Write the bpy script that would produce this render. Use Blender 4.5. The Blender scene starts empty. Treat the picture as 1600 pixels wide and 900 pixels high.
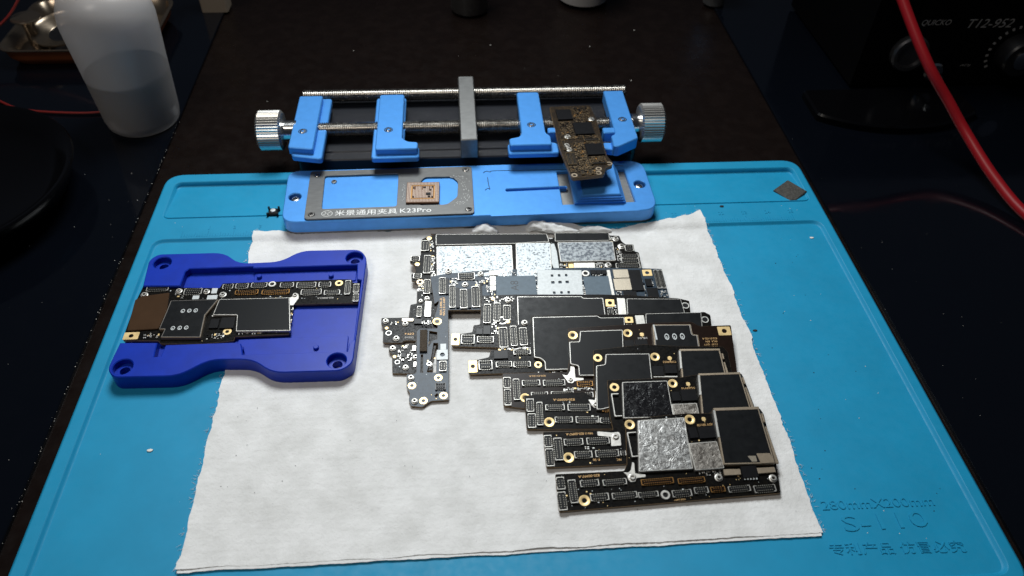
import bpy, math, random
from mathutils import Vector, Matrix, noise
from mathutils.geometry import delaunay_2d_cdt

random.seed(7)
S = 0.1                      # one Blender unit is a centimetre; all sizes below are millimetres
R = math.radians
scene = bpy.context.scene
COL = scene.collection
scene.unit_settings.system = 'METRIC'
scene.unit_settings.scale_length = 0.01

# ------------------------------------------------------------------ camera
cam_data = bpy.data.cameras.new('camera')
cam = bpy.data.objects.new('camera', cam_data)
COL.objects.link(cam)
cam.matrix_world = Matrix(((0.99715727, 0.03449054, -0.06699089, -15.2468 * S),
                           (-0.07165557, 0.7089985, -0.70156013, -178.9928 * S),
                           (0.02329925, 0.70436605, 0.70945445, 208.8509 * S),
                           (0, 0, 0, 1)))
cam_data.sensor_width = 36.0
cam_data.lens = 27.0
cam_data.clip_start = 0.5
cam_data.clip_end = 1000.0
cam_data.dof.use_dof = True
cam_data.dof.focus_distance = 27.0
cam_data.dof.aperture_fstop = 0.2      # a wide phone lens, in centimetre units
scene.camera = cam

# ------------------------------------------------------------------ world and lamps
world = bpy.data.worlds.new('World')
scene.world = world
world.use_nodes = True
bg = world.node_tree.nodes['Background']
bg.inputs['Color'].default_value = (0.65, 0.76, 1.0, 1)
bg.inputs['Strength'].default_value = 0.025

def area_lamp(name, loc, target, size, power, color, spread=180):
    d = bpy.data.lights.new(name, 'AREA')
    d.shape = 'DISK'
    d.size = size * S
    d.energy = power
    d.color = color
    d.spread = R(spread)
    o = bpy.data.objects.new(name, d)
    COL.objects.link(o)
    o.location = Vector(loc) * S
    o.rotation_euler = (Vector(target) - Vector(loc)).to_track_quat('-Z', 'Y').to_euler()
    return o

area_lamp('desk_lamp', (-40, 240, 430), (0, 0, 0), 190, 9000, (0.93, 0.98, 1.0), 105)
area_lamp('room_light', (-420, -260, 900), (-30, 40, 0), 260, 21000, (1.0, 0.93, 0.84))

scene.view_settings.view_transform = 'Standard'
scene.view_settings.look = 'None'
scene.view_settings.exposure = 0.0
scene.view_settings.gamma = 1.0
scene.view_settings.use_curve_mapping = False
scene.cycles.use_denoising = True
scene.cycles.max_bounces = 8

# ------------------------------------------------------------------ materials
MATS = {}

def mat(name, color, rough=0.5, metal=0.0, spec=0.5, coat=0.0, var=0.0, var_scale=1.0, bump=0.0, bump_scale=5.0,
        color2=None, mix_scale=2.0, mix_lo=0.45, mix_hi=0.6, rough_var=0.0, kind='noise', stretch=None, detail=4.0, distort=0.0):
    """one Principled surface; scales are per centimetre"""
    m = bpy.data.materials.new(name)
    m.use_nodes = True
    nt = m.node_tree
    b = nt.nodes['Principled BSDF']
    b.inputs['Base Color'].default_value = (*color, 1)
    b.inputs['Roughness'].default_value = rough
    b.inputs['Metallic'].default_value = metal
    b.inputs['Specular IOR Level'].default_value = spec
    b.inputs['Coat Weight'].default_value = coat
    tc = nt.nodes.new('ShaderNodeTexCoord')
    vec = tc.outputs['Object']
    if stretch:
        mp = nt.nodes.new('ShaderNodeMapping')
        mp.inputs['Scale'].default_value = stretch
        nt.links.new(vec, mp.inputs['Vector'])
        vec = mp.outputs['Vector']

    def tex(scale, k=kind, det=detail):
        if k == 'voronoi':
            t = nt.nodes.new('ShaderNodeTexVoronoi')
            t.inputs['Scale'].default_value = scale
            nt.links.new(vec, t.inputs['Vector'])
            return t.outputs['Distance']
        t = nt.nodes.new('ShaderNodeTexNoise')
        t.inputs['Scale'].default_value = scale
        t.inputs['Detail'].default_value = det
        t.inputs['Roughness'].default_value = 0.6
        t.inputs['Distortion'].default_value = distort
        nt.links.new(vec, t.inputs['Vector'])
        return t.outputs['Fac']

    def ramp(src, lo, hi):
        r = nt.nodes.new('ShaderNodeMapRange')
        r.inputs['From Min'].default_value = lo
        r.inputs['From Max'].default_value = hi
        nt.links.new(src, r.inputs['Value'])
        return r.outputs['Result']

    if var or color2:
        mix = nt.nodes.new('ShaderNodeMix')
        mix.data_type = 'RGBA'
        if color2:
            fac = ramp(tex(mix_scale), mix_lo, mix_hi)
            a, c = color, color2
        else:
            fac = ramp(tex(var_scale, 'noise'), 0.3, 0.7)
            a = tuple(x * (1 - var) for x in color)
            c = tuple(min(1, x * (1 + var)) for x in color)
        mix.inputs['A'].default_value = (*a, 1)
        mix.inputs['B'].default_value = (*c, 1)
        nt.links.new(fac, mix.inputs['Factor'])
        nt.links.new(mix.outputs['Result'], b.inputs['Base Color'])
    if rough_var:
        r = nt.nodes.new('ShaderNodeMapRange')
        r.inputs['From Min'].default_value = 0.3
        r.inputs['From Max'].default_value = 0.7
        r.inputs['To Min'].default_value = max(0.02, rough - rough_var)
        r.inputs['To Max'].default_value = min(1, rough + rough_var)
        nt.links.new(tex(mix_scale * 1.7, 'noise'), r.inputs['Value'])
        nt.links.new(r.outputs['Result'], b.inputs['Roughness'])
    if bump:
        bp = nt.nodes.new('ShaderNodeBump')
        bp.inputs['Strength'].default_value = 1.0
        bp.inputs['Distance'].default_value = bump * S
        nt.links.new(tex(bump_scale), bp.inputs['Height'])
        nt.links.new(bp.outputs['Normal'], b.inputs['Normal'])
    MATS[name] = m
    return m

mat('table_brown', (0.006, 0.0038, 0.0032), 0.3, spec=0.1, color2=(0.0075, 0.0048, 0.004), mix_scale=1.2, rough_var=0.1, bump=0.02, bump_scale=12)
mat('table_glass', (0.0018, 0.0026, 0.0046), 0.1, spec=0.45, rough_var=0.06, mix_scale=0.5)
mat('silicone_blue', (0.008, 0.255, 0.455), 0.55, spec=0.3, var=0.06, var_scale=0.6, bump=0.012, bump_scale=40, rough_var=0.08)

def towel_material():
    """absorbent paper: embossed lattice, fibre grain and soft blotches"""
    m = bpy.data.materials.new('towel'); m.use_nodes = True
    nt = m.node_tree; b = nt.nodes['Principled BSDF']
    b.inputs['Roughness'].default_value = 0.95; b.inputs['Specular IOR Level'].default_value = 0.1
    tc = nt.nodes.new('ShaderNodeTexCoord')
    def nz(scale, det, rough=.6):
        t = nt.nodes.new('ShaderNodeTexNoise'); t.inputs['Scale'].default_value = scale; t.inputs['Detail'].default_value = det; t.inputs['Roughness'].default_value = rough
        nt.links.new(tc.outputs['Object'], t.inputs['Vector']); return t.outputs['Fac']
    v = nt.nodes.new('ShaderNodeTexVoronoi'); v.inputs['Scale'].default_value = 4.6; v.inputs['Randomness'].default_value = 0.45; v.feature = 'SMOOTH_F1'
    nt.links.new(tc.outputs['Object'], v.inputs['Vector'])
    def math_(op, a, c):
        n = nt.nodes.new('ShaderNodeMath'); n.operation = op
        for s, val in ((0, a), (1, c)):
            if isinstance(val, float): n.inputs[s].default_value = val
            else: nt.links.new(val, n.inputs[s])
        return n.outputs[0]
    h = math_('ADD', math_('MULTIPLY', v.outputs['Distance'], .55), math_('ADD', math_('MULTIPLY', nz(14, 5, .7), .8), math_('MULTIPLY', nz(2.2, 4), .9)))
    bp = nt.nodes.new('ShaderNodeBump'); bp.inputs['Distance'].default_value = .027; bp.inputs['Strength'].default_value = 1.0
    nt.links.new(h, bp.inputs['Height']); nt.links.new(bp.outputs['Normal'], b.inputs['Normal'])
    mx = nt.nodes.new('ShaderNodeMix'); mx.data_type = 'RGBA'
    mx.inputs['A'].default_value = (.66, .655, .64, 1); mx.inputs['B'].default_value = (.78, .775, .765, 1)
    mr = nt.nodes.new('ShaderNodeMapRange'); mr.inputs['From Min'].default_value = .35; mr.inputs['From Max'].default_value = .62
    nt.links.new(nz(.9, 6), mr.inputs['Value']); nt.links.new(mr.outputs['Result'], mx.inputs['Factor'])
    nt.links.new(mx.outputs['Result'], b.inputs['Base Color'])
    MATS['towel'] = m
towel_material()
mat('royal_blue', (0.001, 0.028, 0.37), 0.42, spec=0.3, var=0.1, var_scale=2, bump=0.006, bump_scale=60)
mat('sky_blue', (0.07, 0.3, 0.74), 0.42, metal=0.35, var=0.05, var_scale=3, bump=0.004, bump_scale=80)
mat('brushed_steel', (0.25, 0.25, 0.244), 0.46, metal=0.9, var=0.12, var_scale=4, rough_var=0.07, stretch=(1, 8, 1))
mat('plate_steel', (0.15, 0.15, 0.147), 0.42, metal=0.75, var=0.12, var_scale=3, rough_var=0.06, stretch=(1, 8, 1))
mat('pin_metal', (0.3, 0.285, 0.25), 0.45, metal=0.7)
mat('chrome', (0.75, 0.75, 0.74), 0.18, metal=1.0)
mat('knurled', (0.72, 0.7, 0.66), 0.3, metal=0.9)
mat('screw_steel', (0.55, 0.53, 0.5), 0.25, metal=1.0, rough_var=0.1)
mat('dark_metal', (0.006, 0.007, 0.011), 0.38, spec=0.45, bump=0.006, bump_scale=30)
mat('dark_steel', (0.12, 0.12, 0.125), 0.4, metal=0.8)
mat('pcb_black', (0.0042, 0.0039, 0.0036), 0.34, spec=0.1, color2=(0.008, 0.0066, 0.005), mix_scale=9, mix_lo=0.5, mix_hi=0.62, bump=0.012, bump_scale=7, rough_var=0.12)
mat('pcb_blue', (0.026, 0.044, 0.066), 0.4, spec=0.25, var=0.25, var_scale=8, bump=0.03, bump_scale=14)
mat('pcb_brown', (0.012, 0.006, 0.0038), 0.3, spec=0.16, var=0.2, var_scale=10)
mat('brown_film', (0.075, 0.04, 0.02), 0.22, spec=0.7, var=0.15, var_scale=1.0, metal=0.3)
mat('pcb_edge', (0.16, 0.1, 0.045), 0.5, var=0.4, var_scale=12)
mat('gold', (0.86, 0.63, 0.3), 0.42, metal=0.5, rough_var=0.08)
mat('gold_dark', (0.42, 0.22, 0.07), 0.4, metal=0.8)
mat('silver', (0.6, 0.585, 0.55), 0.45, metal=0.85, rough_var=0.1)
mat('nickel', (0.56, 0.54, 0.5), 0.46, metal=0.8, var=0.12, var_scale=12, rough_var=0.1)
mat('tan_metal', (0.42, 0.34, 0.25), 0.42, metal=0.75, var=0.12, var_scale=8)
mat('tin_white', (0.52, 0.54, 0.54), 0.62, metal=0.5, var=0.1, var_scale=12)
mat('plastic_black', (0.005, 0.005, 0.0055), 0.45, spec=0.25)
mat('label_black', (0.0062, 0.007, 0.008), 0.4, spec=0.15, var=0.2, var_scale=5, rough_var=0.06)
mat('label_marks', (0.0062, 0.007, 0.008), 0.4, spec=0.15, color2=(0.35, 0.36, 0.36), mix_scale=3.2, mix_lo=0.725, mix_hi=0.735)
mat('chip_black', (0.007, 0.007, 0.008), 0.36, spec=0.18, var=0.2, var_scale=6)
mat('pcb_dense', (0.012, 0.008, 0.005), 0.35, spec=0.35, color2=(0.05, 0.03, 0.012), mix_scale=14, mix_lo=0.5, mix_hi=0.6)
mat('chip_blue', (0.105, 0.145, 0.18), 0.45, spec=0.25, var=0.1, var_scale=6)
mat('foil_scratched', (0.46, 0.455, 0.44), 0.36, metal=0.85, color2=(0.27, 0.262, 0.25), mix_scale=2.4, mix_lo=0.42, mix_hi=0.6, bump=0.17, bump_scale=3.4, rough_var=0.12, detail=6, distort=2.2)
mat('foil_dull', (0.3, 0.275, 0.245), 0.42, metal=0.75, color2=(0.13, 0.115, 0.1), mix_scale=3.5, bump=0.16, bump_scale=5, rough_var=0.12, distort=1.5)
mat('foil_speckled', (0.5, 0.53, 0.545), 0.6, metal=0.75, color2=(0.1, 0.115, 0.125), mix_scale=13, mix_lo=0.52, mix_hi=0.64, bump=0.03, bump_scale=10, rough_var=0.08, detail=6)
mat('foil_worn', (0.28, 0.3, 0.31), 0.52, metal=0.75, color2=(0.09, 0.1, 0.115), mix_scale=9, mix_lo=0.44, mix_hi=0.58, bump=0.06, bump_scale=10, rough_var=0.12, detail=6)
mat('foil_tape', (0.008, 0.008, 0.009), 0.2, spec=0.4, color2=(0.22, 0.22, 0.21), mix_scale=2.2, mix_lo=0.63, mix_hi=0.67, bump=0.14, bump_scale=3, rough_var=0.12, detail=8, distort=2)
mat('tan_plate', (0.48, 0.42, 0.33), 0.4, metal=0.8, var=0.18, var_scale=30)
mat('foam_brown', (0.06, 0.045, 0.03), 0.9, var=0.5, var_scale=26, bump=0.3, bump_scale=24)
mat('component_tan', (0.14, 0.1, 0.06), 0.45, var=0.3, var_scale=9)
mat('component_grey', (0.1, 0.1, 0.1), 0.45)
mat('print_white', (0.62, 0.6, 0.56), 0.6)
mat('print_gold', (0.62, 0.38, 0.16), 0.5, metal=0.3)
mat('print_dark', (0.012, 0.018, 0.026), 0.5)
mat('print_grey', (0.3, 0.29, 0.28), 0.55)
mat('engraved', (0.85, 0.85, 0.83), 0.5)
mat('copper_substrate', (0.14, 0.065, 0.03), 0.5, metal=0.2)
mat('substrate_pads', (0.42, 0.33, 0.27), 0.5, metal=0.3)
mat('copper_paint', (0.42, 0.11, 0.025), 0.45, metal=0.2, var=0.1)
mat('steel_dim', (0.25, 0.2, 0.15), 0.25, metal=0.9)
mat('rubber_black', (0.006, 0.006, 0.007), 0.35, spec=0.5)
mat('gloss_black', (0.0016, 0.0016, 0.002), 0.16, spec=0.3)
mat('case_black', (0.0012, 0.0012, 0.0014), 0.5, spec=0.08)
mat('cable_red', (0.27, 0.005, 0.009), 0.4, spec=0.45, bump=0.01, bump_scale=20)
mat('wire_red', (0.16, 0.008, 0.006), 0.45)
mat('brass_dark', (0.17, 0.12, 0.065), 0.5, metal=0.7, var=0.3, var_scale=20)
mat('beige', (0.3, 0.24, 0.18), 0.55)
mat('cup_white', (0.6, 0.58, 0.56), 0.35)
mat('cup_red', (0.4, 0.05, 0.02), 0.35)
mat('pale_blue', (0.15, 0.32, 0.6), 0.4)
mat('amber', (0.2, 0.1, 0.02), 0.3, metal=0.4)
mat('crumb', (0.75, 0.72, 0.66), 0.8)
mat('crumb_dark', (0.01, 0.01, 0.012), 0.6)
mat('grit', (0.05, 0.048, 0.042), 0.6, var=0.5, var_scale=10, bump=0.15, bump_scale=10)

def bottle_material():
    m = bpy.data.materials.new('milky_plastic')
    m.use_nodes = True
    nt = m.node_tree
    b = nt.nodes['Principled BSDF']
    b.inputs['Base Color'].default_value = (0.85, 0.81, 0.79, 1)
    b.inputs['Roughness'].default_value = 0.28
    tr = nt.nodes.new('ShaderNodeBsdfTransparent')
    tr.inputs['Color'].default_value = (0.85, 0.86, 0.88, 1)
    tl = nt.nodes.new('ShaderNodeBsdfTranslucent')
    tl.inputs['Color'].default_value = (0.85, 0.82, 0.8, 1)
    m1 = nt.nodes.new('ShaderNodeMixShader')
    m1.inputs['Fac'].default_value = 0.3
    m2 = nt.nodes.new('ShaderNodeMixShader')
    m2.inputs['Fac'].default_value = 0.48
    nt.links.new(b.outputs[0], m1.inputs[1])
    nt.links.new(tl.outputs[0], m1.inputs[2])
    nt.links.new(m1.outputs[0], m2.inputs[1])
    nt.links.new(tr.outputs[0], m2.inputs[2])
    nt.links.new(m2.outputs[0], nt.nodes['Material Output'].inputs['Surface'])
    MATS['milky_plastic'] = m
    l = mat('liquid', (0.008, 0.0075, 0.0075), 0.2, spec=0.4)
bottle_material()

# ------------------------------------------------------------------ mesh helpers
def circle(cx, cy, r, n=20, a0=0.0):
    return [(cx + r * math.cos(a0 + 2 * math.pi * i / n), cy + r * math.sin(a0 + 2 * math.pi * i / n)) for i in range(n)]

def area2(p):
    return sum(p[i][0] * p[(i + 1) % len(p)][1] - p[(i + 1) % len(p)][0] * p[i][1] for i in range(len(p)))

def ccw(p):
    p = [tuple(q) for q in p]
    return p if area2(p) > 0 else p[::-1]

def fillet(p, r, n=4):
    """round the corners of a polygon"""
    p = ccw(p)
    out = []
    m = len(p)
    for i in range(m):
        a, b, c = Vector(p[i - 1]), Vector(p[i]), Vector(p[(i + 1) % m])
        rr = r[i] if isinstance(r, (list, tuple)) else r
        e1, e2 = a - b, c - b
        t = min(rr, 0.45 * e1.length, 0.45 * e2.length)
        if t < 1e-4 or e1.length < 1e-6 or e2.length < 1e-6:
            out.append(tuple(b)); continue
        p1, p2 = b + e1.normalized() * t, b + e2.normalized() * t
        for k in range(n + 1):
            s = k / n
            q = p1 * (1 - s) ** 2 + b * 2 * s * (1 - s) + p2 * s ** 2
            out.append(tuple(q))
    return out

def rrect(x0, y0, x1, y1, r, n=5):
    return fillet([(x0, y0), (x1, y0), (x1, y1), (x0, y1)], r, n)

def offset(p, d):
    """inset a ccw polygon by d"""
    out = []
    m = len(p)
    for i in range(m):
        a, b, c = Vector(p[i - 1]), Vector(p[i]), Vector(p[(i + 1) % m])
        e1, e2 = b - a, c - b
        if e1.length < 1e-9: e1 = e2
        if e2.length < 1e-9: e2 = e1
        n1 = Vector((-e1.y, e1.x)).normalized()
        n2 = Vector((-e2.y, e2.x)).normalized()
        k = n1 + n2
        if k.length < 1e-6: k = n1
        k = k / max(0.35, k.dot(k) / 2)
        out.append((b.x + k.x * d, b.y + k.y * d))
    return out

def inside(poly, x, y):
    c = False
    for (x1, y1), (x2, y2) in zip(poly, list(poly[1:]) + [poly[0]]):
        if (y1 > y) != (y2 > y) and x < (x2 - x1) * (y - y1) / (y2 - y1) + x1: c = not c
    return c

def cap_mesh(rings):
    """triangles filling an outline with holes"""
    vs, es = [], []
    for r_ in rings:
        o = len(vs)
        vs += [Vector(q) for q in r_]
        es += [(o + i, o + (i + 1) % len(r_)) for i in range(len(r_))]
    r = delaunay_2d_cdt(vs, es, [], 1, 1e-5)
    pts = [(v.x, v.y) for v in r[0]]
    fs = []
    for f in r[2]:
        x, y = sum(pts[i][0] for i in f) / len(f), sum(pts[i][1] for i in f) / len(f)
        if inside(rings[0], x, y) and not any(inside(h, x, y) for h in rings[1:]): fs.append(tuple(f))
    return pts, fs

class MB:
    def __init__(self):
        self.v, self.f, self.m = [], [], []

    def add(self, vs, fs, mi=0):
        o = len(self.v)
        self.v += [tuple(x) for x in vs]
        for f in fs:
            self.f.append([i + o for i in f]); self.m.append(mi)
        return self

    def box(self, x0, y0, z0, x1, y1, z1, mi=0, c=0.0):
        """box with chamfered top edges"""
        if c <= 0:
            return self.add([(x0, y0, z0), (x1, y0, z0), (x1, y1, z0), (x0, y1, z0), (x0, y0, z1), (x1, y0, z1), (x1, y1, z1), (x0, y1, z1)],
                            [(3, 2, 1, 0), (4, 5, 6, 7), (0, 1, 5, 4), (1, 2, 6, 5), (2, 3, 7, 6), (3, 0, 4, 7)], mi)
        vs = [(x0, y0, z0), (x1, y0, z0), (x1, y1, z0), (x0, y1, z0), (x0, y0, z1 - c), (x1, y0, z1 - c), (x1, y1, z1 - c), (x0, y1, z1 - c),
              (x0 + c, y0 + c, z1), (x1 - c, y0 + c, z1), (x1 - c, y1 - c, z1), (x0 + c, y1 - c, z1)]
        return self.add(vs, [(3, 2, 1, 0), (0, 1, 5, 4), (1, 2, 6, 5), (2, 3, 7, 6), (3, 0, 4, 7), (4, 5, 9, 8), (5, 6, 10, 9), (6, 7, 11, 10), (7, 4, 8, 11), (8, 9, 10, 11)], mi)

    def loops(self, loops, mi=0, cap0=False, cap1=True, closed=True):
        n = len(loops[0])
        vs = [p for l in loops for p in l]
        fs = []
        for k in range(len(loops) - 1):
            for i in range(n if closed else n - 1):
                j = (i + 1) % n
                fs.append((k * n + i, k * n + j, (k + 1) * n + j, (k + 1) * n + i))
        if cap0: fs.append(tuple(range(n))[::-1])
        if cap1: fs.append(tuple((len(loops) - 1) * n + i for i in range(n)))
        return self.add(vs, fs, mi)

    def prism(self, outer, z0, z1, holes=(), top=0, side=0, bev=0.0, bottom=True, hole_z0=None):
        outer = ccw(outer)
        holes = [ccw(h)[::-1] for h in holes]
        rings = []
        for p in [outer] + holes:
            t = offset(p, bev) if bev else p
            rings.append(t)
            ls = [[(x, y, z0) for x, y in p]]
            if bev:
                ls += [[(x, y, z1 - bev) for x, y in p], [(x, y, z1) for x, y in t]]
            else:
                ls += [[(x, y, z1) for x, y in p]]
            self.loops(ls, side, cap1=False)
        for z, rs, flip in ((z1, rings, False),) + (((z0, [outer] + holes, True),) if bottom else ()):
            flat, fs = cap_mesh(rs)
            if flip: fs = [f[::-1] for f in fs]
            self.add([(x, y, z) for x, y in flat], fs, top if not flip else side)
        return self

    def sheet(self, outer, z, holes=(), mi=0):
        rs = [ccw(outer)] + [ccw(h)[::-1] for h in holes]
        flat, fs = cap_mesh(rs)
        zz = z if callable(z) else (lambda x, y: z)
        return self.add([(x, y, zz(x, y)) for x, y in flat], fs, mi)

    def lathe(self, prof, cx=0, cy=0, n=24, mi=0, cap0=False, cap1=False):
        ls = [[(cx + r * math.cos(2 * math.pi * i / n), cy + r * math.sin(2 * math.pi * i / n), z) for i in range(n)] for r, z in prof]
        return self.loops(ls, mi, cap0, cap1)

    def lathe_x(self, prof, cy, cz, n=24, mi=0, cap0=True, cap1=True, bumps=0.0):
        ls = []
        for r, x in prof:
            l = []
            for i in range(n):
                rr = r * (1 - bumps * (i % 2)) if r > 1 else r
                a = 2 * math.pi * i / n
                l.append((x, cy + rr * math.cos(a), cz + rr * math.sin(a)))
            ls.append(l)
        return self.loops(ls, mi, cap0, cap1)

    def tube(self, pts, r, n=10, mi=0):
        P = [Vector(p) for p in pts]
        ls = []
        up = Vector((0.1, 0.2, 1)).normalized()
        for i, p in enumerate(P):
            t = (P[min(i + 1, len(P) - 1)] - P[max(i - 1, 0)]).normalized()
            a = t.cross(up)
            if a.length < 1e-3: a = t.cross(Vector((1, 0, 0)))
            a.normalize()
            b = t.cross(a)
            rr = r[i] if isinstance(r, (list, tuple)) else r
            ls.append([tuple(p + (a * math.cos(2 * math.pi * k / n) + b * math.sin(2 * math.pi * k / n)) * rr) for k in range(n)])
        return self.loops(ls, mi, True, True)

    def build(self, name, mats, parent=None, smooth=35, loc=None, rot=None):
        me = bpy.data.meshes.new(name)
        me.from_pydata([(x * S, y * S, z * S) for x, y, z in self.v], [], self.f)
        if isinstance(mats, str): mats = [mats]
        for k in mats: me.materials.append(MATS[k])
        if len(mats) > 1: me.polygons.foreach_set('material_index', self.m)
        if smooth:
            me.polygons.foreach_set('use_smooth', [True] * len(me.polygons))
            me.set_sharp_from_angle(angle=R(smooth))
        me.update()
        o = bpy.data.objects.new(name, me)
        COL.objects.link(o)
        if loc: o.location = Vector(loc) * S
        if rot: o.rotation_euler = rot
        if parent: o.parent = parent
        return o

def smooth_path(pts, k=8):
    P = [Vector(p) for p in pts]
    out = []
    for i in range(len(P) - 1):
        a, b, c, d = P[max(i - 1, 0)], P[i], P[i + 1], P[min(i + 2, len(P) - 1)]
        for j in range(k):
            t = j / k
            out.append(tuple(0.5 * ((2 * b) + (c - a) * t + (2 * a - 5 * b + 4 * c - d) * t * t + (3 * b - 3 * c + d - a) * t ** 3)))
    out.append(tuple(P[-1]))
    return out

def tag(o, label, category, group=None):
    o['label'] = label
    o['category'] = category
    if group: o['group'] = group
    return o

def empty(name, loc=(0, 0, 0), rot=(0, 0, 0)):
    o = bpy.data.objects.new(name, None)
    o.empty_display_size = 0.5
    COL.objects.link(o)
    o.location = Vector(loc) * S
    o.rotation_euler = rot
    return o

def structure(o):
    o['kind'] = 'structure'
    return o

def text_mesh(name, body, mats, parent, center, size, zrot=0.0, z=0.0, depth=0.0, shear=0.0, fit=True, rot=None):
    """flat lettering fitted into a box of size (w, h) millimetres"""
    cu = bpy.data.curves.new(name, 'FONT')
    cu.body = body
    cu.size = 1.0
    cu.shear = shear
    cu.extrude = 0.0
    cu.resolution_u = 3
    ob = bpy.data.objects.new(name, cu)
    COL.objects.link(ob)
    dg = bpy.context.evaluated_depsgraph_get()
    me = bpy.data.meshes.new_from_object(ob.evaluated_get(dg))
    bpy.data.objects.remove(ob)
    bpy.data.curves.remove(cu)
    xs = [v.co.x for v in me.vertices]; ys = [v.co.y for v in me.vertices]
    if not xs: return None
    x0, x1, y0, y1 = min(xs), max(xs), min(ys), max(ys)
    sx = size[0] / max(1e-6, x1 - x0); sy = size[1] / max(1e-6, y1 - y0)
    for v in me.vertices:
        v.co.x = (v.co.x - (x0 + x1) / 2) * sx * S
        v.co.y = (v.co.y - (y0 + y1) / 2) * sy * S
    if depth:                                     # raised lettering: give the flat glyphs walls
        import bmesh
        bm = bmesh.new(); bm.from_mesh(me)
        r = bmesh.ops.extrude_face_region(bm, geom=bm.faces[:])
        bmesh.ops.translate(bm, verts=[g for g in r['geom'] if isinstance(g, bmesh.types.BMVert)], vec=(0, 0, depth * S))
        bm.to_mesh(me); bm.free()
    me.materials.clear(); me.materials.append(MATS[mats])
    o = bpy.data.objects.new(name, me)
    COL.objects.link(o)
    o.location = Vector((center[0], center[1], z)) * S
    o.rotation_euler = rot if rot else (0, 0, zrot)
    if parent: o.parent = parent
    return o

def split_letters(o, name):
    """one object for each moulded character: islands that overlap sideways belong together"""
    me = o.data
    par = list(range(len(me.vertices)))
    def find(a):
        while par[a] != a:
            par[a] = par[par[a]]; a = par[a]
        return a
    for e in me.edges:
        a, b = find(e.vertices[0]), find(e.vertices[1])
        par[a] = b
    isl = {}
    for v in me.vertices: isl.setdefault(find(v.index), []).append(v.index)
    spans = sorted((min(me.vertices[i].co.x for i in l), max(me.vertices[i].co.x for i in l), l) for l in isl.values())
    groups = []
    for a, b, l in spans:
        if groups and a < groups[-1][1] - .012: groups[-1][1] = max(groups[-1][1], b); groups[-1][2] += l
        else: groups.append([a, b, list(l)])
    for a, b, l in groups:
        keep = {i: k for k, i in enumerate(l)}
        m2 = bpy.data.meshes.new(name)
        m2.from_pydata([tuple(me.vertices[i].co) for i in l], [], [[keep[i] for i in p_.vertices] for p_ in me.polygons if p_.vertices[0] in keep])
        m2.materials.append(me.materials[0])
        c = bpy.data.objects.new(name, m2); COL.objects.link(c)
        c.location = o.location; c.rotation_euler = o.rotation_euler; c.parent = o.parent
    bpy.data.objects.remove(o)

# ------------------------------------------------------------------ the table
structure(MB().box(-900, -500, -20, 900, 900, -1.5).build('table', 'table_brown', smooth=0))
structure(MB().box(-900, -500, -1.499, -147.6, 900, 0, c=0.3).build('glass_sheet', 'table_glass', smooth=0))
structure(MB().box(145.0, -500, -1.499, 900, 900, 0, c=0.3).build('glass_sheet', 'table_glass', smooth=0))

# dust and crumbs along the seam and over the glass
def crumbs(name, spots, m):
    mb = MB()
    for x, y, z, s in spots:
        a = random.random() * 6.28
        l = [(x + s * random.uniform(.6, 1.5) * math.cos(a + k * 1.05), y + s * random.uniform(.6, 1.3) * math.sin(a + k * 1.05), z) for k in range(6)]
        top = [(p[0] * .6 + x * .4, p[1] * .6 + y * .4, z + s * .8) for p in l]
        mb.loops([l, top], 0, False, True)
    o = mb.build(name, m, smooth=0)
    o['kind'] = 'stuff'
    return o
sp = []
for i in range(150):
    sp.append((-147.6 + random.gauss(0, .35), random.uniform(-120, 150), -0.2, random.uniform(.05, .16)))
for i in range(40):
    sp.append((-147.9 - abs(random.gauss(0, 32)), random.uniform(-90, 150), 0, random.uniform(.04, .17)))
for i in range(26):
    sp.append((145 + abs(random.gauss(0, 40)), random.uniform(-90, 150), 0, random.uniform(.04, .1)))
for i in range(10):
    sp.append((random.uniform(-140, 140), random.uniform(160, 250), -1.5, random.uniform(.08, .3)))
o = crumbs('dust', sp, 'crumb')
tag(o, 'pale dust and crumbs along the seam and over the black glass', 'dust')

# ------------------------------------------------------------------ repair mat
mat_root = empty('repair_mat', (0, 0, -1.5))
tag(mat_root, 'blue silicone repair mat with raised rim, ruler and moulded lettering', 'mat')
MZ = 1.5                              # mat is built in table heights, its root sits on the table top
RIM, FLOOR = 4.0, 2.8
def zc(y):                             # the tray at the back slopes up towards the ruler
    return RIM - 2.2 * max(0.0, min(1.0, (y - 70.0) / 22.0))
mb = MB()
outer = rrect(-140, -100, 140, 100, 8, 8)
tray = rrect(-135, 70, 136, 94, 3.0, 5)
rec = rrect(-135, -95, 135.6, 57, 4.5, 6)
ol = [[(x, y, -1.5) for x, y in outer], [(x, y, RIM - .9) for x, y in outer], [(x, y, RIM - .3) for x, y in offset(outer, .25)], [(x, y, RIM) for x, y in offset(outer, .9)]]
mb.loops(ol, 0, True, False)
ti, ri = offset(tray, -.5), offset(rec, -.5)
mb.sheet(offset(outer, .9), RIM, [ti, ri])
mb.loops([[(x, y, RIM) for x, y in ti], [(x, y, min(RIM - .12, zc(y) + .25) if y < 73 else RIM - .25) for x, y in offset(tray, -.1)], [(x, y, zc(y) + .3) for x, y in offset(tray, .15)], [(x, y, zc(y)) for x, y in offset(tray, .8)]], 0, False, False)
mb.sheet(offset(tray, .8), lambda x, y: zc(y))
mb.loops([[(x, y, RIM) for x, y in ri], [(x, y, RIM - .25) for x, y in offset(rec, -.1)], [(x, y, FLOOR + .3) for x, y in offset(rec, .15)], [(x, y, FLOOR) for x, y in offset(rec, .8)]], 0, False, False)
mb.sheet(offset(rec, .8), FLOOR)
pad = mb.build('pad', 'silicone_blue', mat_root, smooth=50, loc=(0, 0, MZ))
mb = MB()
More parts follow.
